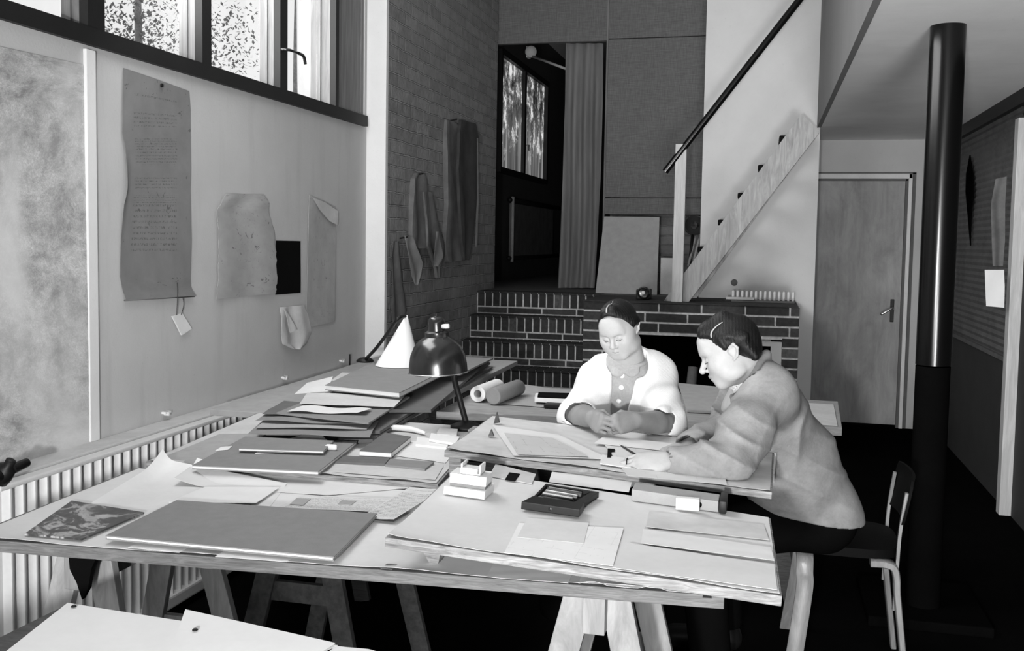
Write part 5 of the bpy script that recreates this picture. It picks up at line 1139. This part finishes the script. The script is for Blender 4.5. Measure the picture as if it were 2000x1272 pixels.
# board plane and hem cut
jk.plane(W_(1560, 1018, 3.2), (-.16, 0, -1), .006)
x, y, z = jk.full(); t_ = (x-CC.x)*ax_.x+(y-CC.y)*ax_.y+(z-CC.z)*ax_.z; q1_ = (x-CC.x)*e1.x+(z-CC.z)*e1.z; rad_ = np.sqrt(np.maximum((x-CC.x)**2+(y-CC.y)**2+(z-CC.z)**2-t_*t_, 0))
d = np.maximum(-(t_+.022), rad_-.16)*np.ones_like(jk.v); jk.v = np.maximum(jk.v, -d).astype(np.float32)
rg = rng(-.018, .080, .074)
for a, b in zip(rg, rg[1:]): jk.cap(a, b, .011, .011, .012)
jk.cap(CC-ax_*.07, CC+ax_*.05, .062, .066, .004, 'sub')
def jf(x, y, z):
    rd = lambda p: (1-np.abs(np.sin(p)))**2.2          # soft creases: narrow ridges between broad hollows
    el_ = np.exp(-(((x-eln.x)/.12)**2+((z-eln.z-.06)/.09)**2)); wa = np.exp(-((z-.74)/.12)**2)*np.exp(-((x-.22)/.22)**2); sh2 = np.exp(-(((x-shn.x-.07)/.09)**2+((z-shn.z+.13)/.10)**2))
    w_ = -.015*rd(34*(x*.75+z)+1.2*np.sin(14*z)+5*y)*el_-.010*rd(26*(z+.35*x)+1.6*np.sin(9*x+6*z)+.7)*wa-.014*rd(30*(x*.9-z*.5)+np.sin(15*z))*sh2
    w_ += .0022*np.sin(23*(z+.9*x)+1.3+3*np.sin(6*x+5*z))
    return w_
jk.mod(jf)
board_cut(jk)
org('jacket', [(*jk.mesh(), 0)], [m['jacket']], mn)
tr2 = Fld((-.36, 2.95, .05), (.48, 3.68, .70), .009)
tr2.cap(hips+Vector((0, -.08, 0)), hips+Vector((0, .08, 0)), .125, k=.04)
for q, kx, ky in ((-1, -.17, 3.19), (1, -.14, 3.50)):
    hj = hips+Vector((0, q*.09, -.005)); kn_ = Vector((kx, ky, .50)); an = Vector((kx+.04, ky, .12)); tr2.cap(hj, kn_, .100, .078, .03).cap(kn_, an, .074, .066, .02)
tr2.plane((0, 0, .10), (0, 0, -1)); seat_cut(tr2); tr2.plane((0, 0, SZ-.02), (0, 0, -1)) if False else None
org('trousers', [(*tr2.mesh(), 0)], [m['trousers']], mn)
for q, kx, ky in ((-1, -.17, 3.19), (1, -.14, 3.50)):
    sh_ = Fld((kx-.25, ky-.09, -.01), (kx+.14, ky+.09, .16), .006)
    an = Vector((kx+.04, ky, .09)); sh_.cap(an-Vector((-.02, 0, .035)), an+Vector((-.17, 0, -.048)), .046, .040, .02).cap(an-Vector((0, 0, .02)), an, .048, .05, .02)
    sh_.plane((0, 0, .002), (0, 0, -1)); org('shoe', [(*sh_.mesh(), 0)], [m['black']], mn)
rp = hn+Vector((-.97, -.12, -.10)).normalized()*.096-sN*(.0095)+Vector((-.016, 0, -.004)); b = nb(); tube(b, [rp+Vector((0, math.sin(t_)*.0092, math.cos(t_)*.0092)) for t_ in [2*math.pi*k/16 for k in range(16)]], .0016, 6, closed=True); obj('ring', b, m['black'], mn, smooth=True)
pc1, pc2 = U(1210, 869, pl=(P2[0]+P2[1]*.010, P2[1])), W_(1262, 900, 2.66); b = nb(); tube(b, [pc1, pc1.lerp(pc2, .12), pc2], [.0006, .0028, .0028], 8); tag(obj('pencil', b, m['brick'], smooth=True), 'thin dark pencil pointing from the fingers of the man onto the plans', 'pencil')
# ---------------------------------------------------------------- sheets and things on the left wall
def hang(name, label, cat, rows, mats, X=None, Y=None, folds=0, amp=.01, base=.003, n=26, sub=4, ph=0.0, group=None, par=None, curl=None, grow=1.0, th=.0012, jag=0.0):
    """cloth or paper hanging against a wall; rows = (py, px_left, px_right) measured down the thing; solid, folds stand off the wall"""
    rows = [tuple(r_) if len(r_) > 3 else (*r_, r_[0]) for r_ in rows]; R2 = []
    for a, b in zip(rows, rows[1:]):
        for k in range(sub): t_ = k/sub; R2.append(tuple(p+(q-p)*t_ for p, q in zip(a, b)))
    R2.append(rows[-1]); nrm = Vector((1, 0, 0)) if X is not None else Vector((0, -1, 0)); bm = nb(); uvl = bm.loops.layers.uv.new('UVMap'); Fr, Bk, uv = [], [], {}
    rj = random.Random(len(label))
    for j, (py, xl, xr, *yy) in enumerate(R2):
        v_ = j/(len(R2)-1); A, B = [], []
        pyr = yy[0] if yy else py; jl = rj.uniform(-jag, jag)
        for i in range(n+1):
            u_ = i/n; px = xl+jl+(xr-xl)*u_; y_2 = py+(pyr-py)*u_
            p = U(px, y_2, X=X) if X is not None else U(px, y_2, Y=Y)
            g_ = amp*(v_**.6*(grow-1)+1)*(.5+.5*math.sin(u_*folds*6.283+ph+1.2*math.sin(v_*3+ph)+.6*math.sin(v_*7)))*(.35+.65*min(1, v_*3)) if folds else amp*(.5+.5*math.sin(u_*4+v_*5+ph))
            h_ = base+g_+(curl(u_, v_) if curl else 0); edge_ = .0 if 0 < i < n else 0
            A.append(bm.verts.new(p+nrm*h_)); B.append(bm.verts.new(p+nrm*max(h_-th if th else 0, .0008)))
            uv[A[-1]] = uv[B[-1]] = (u_, 1-v_)
        Fr.append(A); Bk.append(B)
    def fc(*v):
        f = bm.faces.new(v)
        for l in f.loops: l[uvl].uv = uv[l.vert]
    h = len(R2)-1
    for j in range(h):
        for i in range(n): fc(Fr[j][i], Fr[j][i+1], Fr[j+1][i+1], Fr[j+1][i]); fc(Bk[j+1][i], Bk[j+1][i+1], Bk[j][i+1], Bk[j][i])
        fc(Fr[j][0], Fr[j+1][0], Bk[j+1][0], Bk[j][0]); fc(Fr[j+1][n], Fr[j][n], Bk[j][n], Bk[j+1][n])
    for i in range(n): fc(Fr[0][i+1], Fr[0][i], Bk[0][i], Bk[0][i+1]); fc(Fr[h][i], Fr[h][i+1], Bk[h][i+1], Bk[h][i])
    o = obj(name, bm, mats, par, auto=60)
    return tag(o, label, cat, group) if par is None else o
XW = XL
hang('wall_map', 'large faded map hanging on the left wall at the left edge of the photo', 'map', [(60, -150, 168, 128), (200, -150, 168), (400, -150, 170), (600, -150, 178), (800, -150, 184), (945, -150, 192, 870)], m['map'], X=XW, amp=.006, n=40, sub=8)
hang('written_sheet', 'long dark sheet covered in handwriting, hanging on the left wall from near the window', 'paper sheet',
     [(133, 238, 368, 178), (200, 236, 371, 215), (258, 235, 371), (290, 240, 371), (330, 241, 371), (370, 240, 369), (400, 236, 369), (470, 233, 370), (540, 233, 368), (560, 237, 369), (586, 243, 377, 578)], m['sheet_text'], X=XW, amp=.006, n=30, sub=6, curl=lambda u, v: .02*max(0, .06-u)*10*math.exp(-((v-.5)/.15)**2)+.02*max(0, v-.93)*10*.4)
hang('sketch_sheet', 'crumpled greyish sketch sheet with a torn top, left of the black card on the wall', 'paper sheet',
     [(378, 440, 512, 380), (392, 430, 523, 396), (410, 419, 522), (450, 421, 530), (500, 423, 535), (550, 421, 536), (584, 418, 534, 573)], m['sheet_a'], X=XW, amp=.010, folds=1.3, n=30, sub=6, jag=1.5, base=.004)
hang('black_card', 'small upright black card pinned to the left wall', 'card', [(470, 538, 586, 471), (576, 537, 586, 572)], m['blackcard'], X=XW, amp=.001, n=6)
hang('sketch_sheet', 'narrow faint sheet on the left wall right of the black card, its top folded over', 'paper sheet', [(380, 602, 655, 404), (420, 600, 655), (500, 599, 654), (600, 597, 652), (641, 598, 652, 628)], m['sheet_b'], X=XW, amp=.005, n=20, sub=6)
hang('folded_sheet', 'folded flap across the top of the narrow faint sheet', 'paper sheet', [(386, 606, 632, 396), (410, 620, 656, 412), (432, 640, 655, 440)], m['paperg'], X=XW, amp=.003, base=.012, n=10)
hang('folded_sheet', 'crumpled pale sheets pinned low on the left wall below the black card', 'paper sheet', [(600, 543, 590, 596), (620, 542, 600, 615), (650, 541, 606, 646), (672, 545, 594), (682, 566, 582)], m['tracing'], X=XW, amp=.018, folds=1.5, n=24, sub=5, base=.006)
hang('folded_sheet', 'small bright folded strip in front of the crumpled pale sheets', 'paper sheet', [(605, 544, 548, 606), (650, 556, 568, 644)], m['paper'], X=XW, amp=.004, base=.030, n=6)
# rod with string and hanging tag
e = empty('hanging_tag', tuple(U(352, 655, X=XW+.015)), 'little white card tag hanging on a string below the long handwritten sheet', 'tag')
b = nb(); tube(b, bez([U(346, 552, X=XW+.014), U(347, 575, X=XW+.016), U(345, 616, X=XW+.014)], 4), .0014, 6); tube(b, bez([U(357, 582, X=XW+.014), U(359, 595, X=XW+.016), U(354, 615, X=XW+.014)], 4), .0014, 6); obj('string', b, m['black'], e)
hang('card', '', '', [(618, 333, 353, 612), (655, 352, 371, 642)], m['paper2'], X=XW, amp=.001, base=.008, n=4, th=.006, par=e)
b = nb(); tube(b, [U(243, 587, X=XW+.010), U(380, 579, X=XW+.010)], .003, 8); tag(obj('rod', b, m['card2'], smooth=True), 'thin dark rod along the lower edge of the long handwritten sheet', 'rod')
p = U(315, 167, X=XW+.012); b = nb(); lathe(b, [(0, 0), (.008, 0), (.007, .006), (0, .007)], p, 10, (1, 0, 0)); tag(obj('wall_pin', b, m['black']), 'black pin at the top of the long handwritten sheet', 'pin')
for (x, y, lb) in ((330, 806, 'small white bracket at the lower edge of the wall, above the radiator middle'), (560, 737, 'small white bracket at the lower edge of the wall, near the heaped cardboard'), (672, 704, 'small white bracket at the lower edge of the wall, close to the corner')):
    p = U(x, y, X=XW+.02); b = nb(); box(b, (XW, p.y-.02, p.z-.004), (XW+.018, p.y+.02, p.z+.004)); box(b, (XW, p.y-.005, p.z-.012), (XW+.022, p.y+.005, p.z+.004)); tag(obj('wall_bracket', b, m['paper2']), lb, 'bracket', 'brackets along the ledge')
p = U(683, 710, X=XW+.03); b = nb(); tube(b, [(XW+.03, p.y, .7005), (XW+.03, p.y, .775)], .005, 8); tag(obj('bolt', b, m['black'], smooth=True), 'short upright black bolt on the ledge at the far end of the left wall', 'bolt')
# ---------------------------------------------------------------- garments on the brick wall
XG = XB
def garment(label, parts, nail, cat='coat'):
    p = U(nail[0], nail[1], X=XG+.02); e = empty('hanging_coat', (XG+.02, p.y, p.z-.4), label, cat, 'clothes on the brick wall')
    b = nb(); tube(b, [(XG-.002, p.y, p.z), (XG+.05, p.y, p.z+.01)], .005, 8); obj('wall_hook', b, m['black'], e)
    for nm, rows, mt, kw in parts: hang(nm, '', '', rows, m[mt], X=XG, par=e, **kw)
    return e
garment('long dark coat hanging highest on the brick wall', [
    ('coat_body', [(234, 868, 884, 238), (262, 865, 921, 262), (330, 865, 920), (400, 867, 918), (480, 862, 912), (512, 868, 906, 508)], 'cloth_mid', dict(folds=1.6, amp=.018, n=36, sub=6, base=.015, grow=1.3, th=.0)),
    ('coat_front', [(234, 890, 918, 242), (262, 884, 922, 268), (330, 880, 920), (400, 884, 916), (470, 889, 909), (508, 893, 901)], 'cloth_dark', dict(folds=1.2, amp=.02, n=20, sub=5, base=.04, th=.02)),
    ('belt', [(270, 915.5, 918.5), (380, 916, 919), (482, 913, 916)], 'cloth_light', dict(amp=.003, base=.062, n=3))], (885, 236))
garment('grey jacket hanging to the left of the long dark coat', [
    ('coat_body', [(338, 808, 822), (350, 801, 827), (400, 798, 829), (450, 797, 832), (485, 797, 824)], 'cloth_mid', dict(folds=1.2, amp=.02, n=24, sub=6, base=.015, th=.0)),
    ('coat_tail', [(375, 818, 834), (430, 822, 846), (480, 822, 860), (500, 830, 856), (522, 838, 848), (542, 841, 846)], 'cloth_mid', dict(folds=1.4, amp=.02, base=.03, n=20, th=.015)),
    ('sleeve', [(452, 834, 841), (480, 830, 845), (504, 830, 847, 500), (520, 832, 838)], 'cloth_light', dict(amp=.012, base=.058, n=8))], (818, 342))
garment('pale cloth with hanging corner, lowest on the brick wall beside the white pilaster', [
    ('cloth', [(472, 762, 775), (500, 758, 778), (560, 758, 784), (610, 758, 790, 606), (640, 762, 780, 640)], 'cloth_mid', dict(folds=1.5, amp=.018, n=20, sub=5, base=.010)),
    ('cloth_corner', [(460, 779, 796, 462), (480, 780, 799), (520, 787, 812, 514), (540, 791, 810, 532), (556, 797, 803)], 'cloth_light', dict(folds=1, amp=.016, n=14, sub=5, base=.034))], (787, 466), 'cloth')
# ---------------------------------------------------------------- curtain, roller, lamp and heater beyond the opening
hang('curtain', 'heavy floor-length curtain at the right side of the dark opening', 'curtain', [(86, 1107, 1179), (200, 1106, 1178), (350, 1102, 1174), (480, 1096, 1168), (562, 1092, 1163)], m['curtain'], Y=8.28, folds=3.4, amp=.045, n=90, sub=3, ph=.6, base=.02)
e = empty('wall_lamp', tuple(U(1035, 100, Y=9.2)), 'round pale lamp head on a slanting arm inside the dark opening', 'lamp')
c = U(1037, 101, Y=9.2); b = nb(); lathe(b, [(0, -.02), (.045, -.015), (.056, 0), (.050, .02), (0, .026)], c, 24, (.3, -1, -.1)); obj('lamp_head', b, m['ledge'], e, smooth=True)
b = nb(); tube(b, [U(1040, 110, Y=9.2), U(1112, 137, Y=8.7)], .011, 10); obj('arm', b, m['ledge'], e, smooth=True)
b = nb(); box(b, (c.x-.045, c.y, c.z-.05), (c.x-.02, c.y+.08, c.z+.05)); obj('bracket', b, m['ledge'], e)
e = empty('heater', (-2.44, 10.6, 1.25), 'flat grey heater panel with pipes under the window in the dark room', 'radiator')
b = nb(); box(b, (-2.47, 9.62, 1.27), (-2.44, 11.6, 1.80), bev=.006); obj('heater_panel', b, m['corr'], e)
for z_ in (1.255, 1.825):
    b = nb(); tube(b, [(-2.44, 9.50, z_), (-2.44, 12.15, z_)], .022, 12); obj('pipe', b, m['black'], e, smooth=True)
for y_2 in (9.56,):
    b = nb(); tube(b, [(-2.42, y_2, 1.22), (-2.42, y_2, 1.86)], .016, 10); obj('riser_pipe', b, m['cloth_light'], e, smooth=True)
# ---------------------------------------------------------------- things on landing and mantel
zt_ = ZL+.0012
bm = nb(); a, b_, c_, d_ = U(1163, 574, Y=7.62), U(1283, 577, Y=7.62), U(1288, 424, Y=7.9), U(1180, 423, Y=7.9)
a.z = b_.z = zt_; n_ = (b_-a).cross(d_-a).normalized(); hexa(bm, [a, b_, b_+n_*-.012, a+n_*-.012, d_, c_, c_-n_*.012, d_-n_*.012])
tag(obj('leaning_board', bm, m['card3']), 'pale board leaning upright at the top of the brick steps', 'board')
e = empty('projector', tuple(U(1257, 588, Y=6.9)), 'small black projector with round lens on the mantel left of the stair post', 'projector'); c = U(1257, 572, Y=6.88); zm = FZ+.0065
b = nb(); box(b, (c.x-.055, c.y+.02, zm), (c.x+.035, c.y+.20, zm+.07), bev=.008); obj('projector_body', b, m['black'], e)
b = nb(); lathe(b, [(0, 0), (.030, 0), (.042, .01), (.044, .05), (.040, .075), (.034, .078), (.030, .06), (0, .055)], (c.x, c.y+.05, c.z), 28, (0, -1, 0)); obj('lens_barrel', b, m['lamp'], e, auto=40)
b = nb(); lathe(b, [(0, .0), (.016, 0), (.012, .010), (0, .014)], (c.x, c.y-.012, c.z), 18, (0, -1, 0)); obj('lens', b, m['paper2'], e, smooth=True)
e = empty('peg_rack', tuple(U(1485, 590, Y=7.0)), 'row of short white pegs on a low rack along the right side of the mantel', 'rack')
y0_ = 6.98; pa, pb = U(1437, 590, Y=y0_), U(1552, 596, Y=y0_)
b = nb(); box(b, (pa.x-.03, y0_, zm), (pb.x, y0_+.11, zm+.014), bev=.002); obj('rack_base', b, m['cloth_mid'], e)
b = nb(); q1, q2 = U(1418, 580, Y=y0_), U(1473, 588, Y=y0_); box(b, (q1.x, y0_-.012, zm+.016), (q2.x, y0_, zm+.034), bev=.002); obj('rack_bar', b, m['ledge'], e)
for k in range(14):
    x_ = pa.x-.02+(pb.x-pa.x+.01)*k/13; b = nb(); lathe(b, [(0, 0), (.0085, 0), (.0095, .03), (.0095, .055), (.006, .062), (0, .063)], (x_, y0_+.03, zm+.0142), 12); obj('peg', b, m['paper2'], e, smooth=True)
p = U(1434, 552, Y=YW); b = nb(); lathe(b, [(0, 0), (.022, 0), (.024, .006), (.018, .012), (0, .010)], (p.x, YW, p.z), 20, (0, -1, 0)); tag(obj('flue_plug', b, m['card2'], smooth=True), 'round dark plug in the white wall just above the mantel', 'plug')
p = U(1353, 440, Y=7.55); e = empty('reel', tuple(p), 'dark round reel and sticks stowed behind the stair post', 'reel')
b = nb(); lathe(b, [(.03, 0), (.07, 0), (.075, .01), (.075, .05), (.07, .06), (.03, .06), (.03, 0)], (p.x, 7.6, p.z), 28, (.3, -1, 0)); obj('reel_disc', b, m['lamp'], e, auto=40)
for (x0, y0, x1, y1) in ((1344, 520, 1366, 432), (1350, 530, 1372, 440)): b = nb(); tube(b, [U(x0, y0, Y=7.6), U(x1, y1, Y=7.66)], .009, 8); obj('stick', b, m['cloth_light'], e, smooth=True)
b = nb(); tube(b, [U(1353, 455, Y=7.62), Vector((U(1342, 560, Y=7.62).x, 7.62, zt_))], .012, 8); obj('stand', b, m['black'], e, smooth=True)
bm = nb(); a = U(1290, 572, Y=7.75); box(bm, (a.x, 7.7, zt_), (a.x+.17, 7.85, zt_+.28), bev=.004); tag(obj('stone_block', bm, m['ledge']), 'pale grey block behind the stair post on the landing', 'block')
# ---------------------------------------------------------------- papers on the right wall and post
hang('notice_paper', 'white notice paper pinned to the wooden post on the right wall', 'paper', [(527, 1923, 1961), (560, 1924, 1962), (598, 1926, 1961, 601)], m['paper2'], Y=5.755, amp=.004, n=10, base=.002)
hang('tracing_strip', 'long dim tracing strip hanging on the ribbed panel left of the post', 'paper', [(350, 1944, 1966, 345), (400, 1934, 1962), (470, 1936, 1962), (520, 1938, 1958)], m['corr'], Y=5.90, amp=.012, folds=1, n=12, base=.004)
hang('wall_ornament', 'pointed dark leaf-shaped thing hanging on the ribbed wall panel', 'ornament', [(303, 1895, 1897), (340, 1889, 1902), (370, 1888, 1903), (400, 1892, 1900), (478, 1895, 1897)], m['blackm'], X=XR-.022, amp=.0, n=6) if False else None
bm = nb(); pts = [U(x, y, X=XR-.03) for x, y in ((1896, 303), (1902, 345), (1903, 375), (1898, 420), (1897, 480), (1893, 430), (1888, 375), (1889, 340))]; prism(bm, pts, (-.008, 0, 0)); tag(obj('wall_ornament', bm, m['blackm']), 'pointed dark leaf-shaped thing hanging on the ribbed wall panel', 'ornament')
# ---------------------------------------------------------------- added window frame on the unseen rear wall, invented for the rear fill light
w3 = empty('added_rear_frame', (0, -3.2, .5), None, None); w3['kind'] = 'structure'
b = nb()
for a, c in (((-1.5, -3.2, .35), (1.2, -3.16, .41)), ((-1.5, -3.2, 1.95), (1.2, -3.16, 2.01)), ((-1.5, -3.2, .35), (-1.44, -3.16, 2.0)), ((1.14, -3.2, .35), (1.2, -3.16, 2.0)), ((-.2, -3.2, .35), (-.14, -3.16, 2.0))): box(b, a, c)
obj('window_frame', b, m['frame'], w3)  # added frame for the rear fill, no real window there
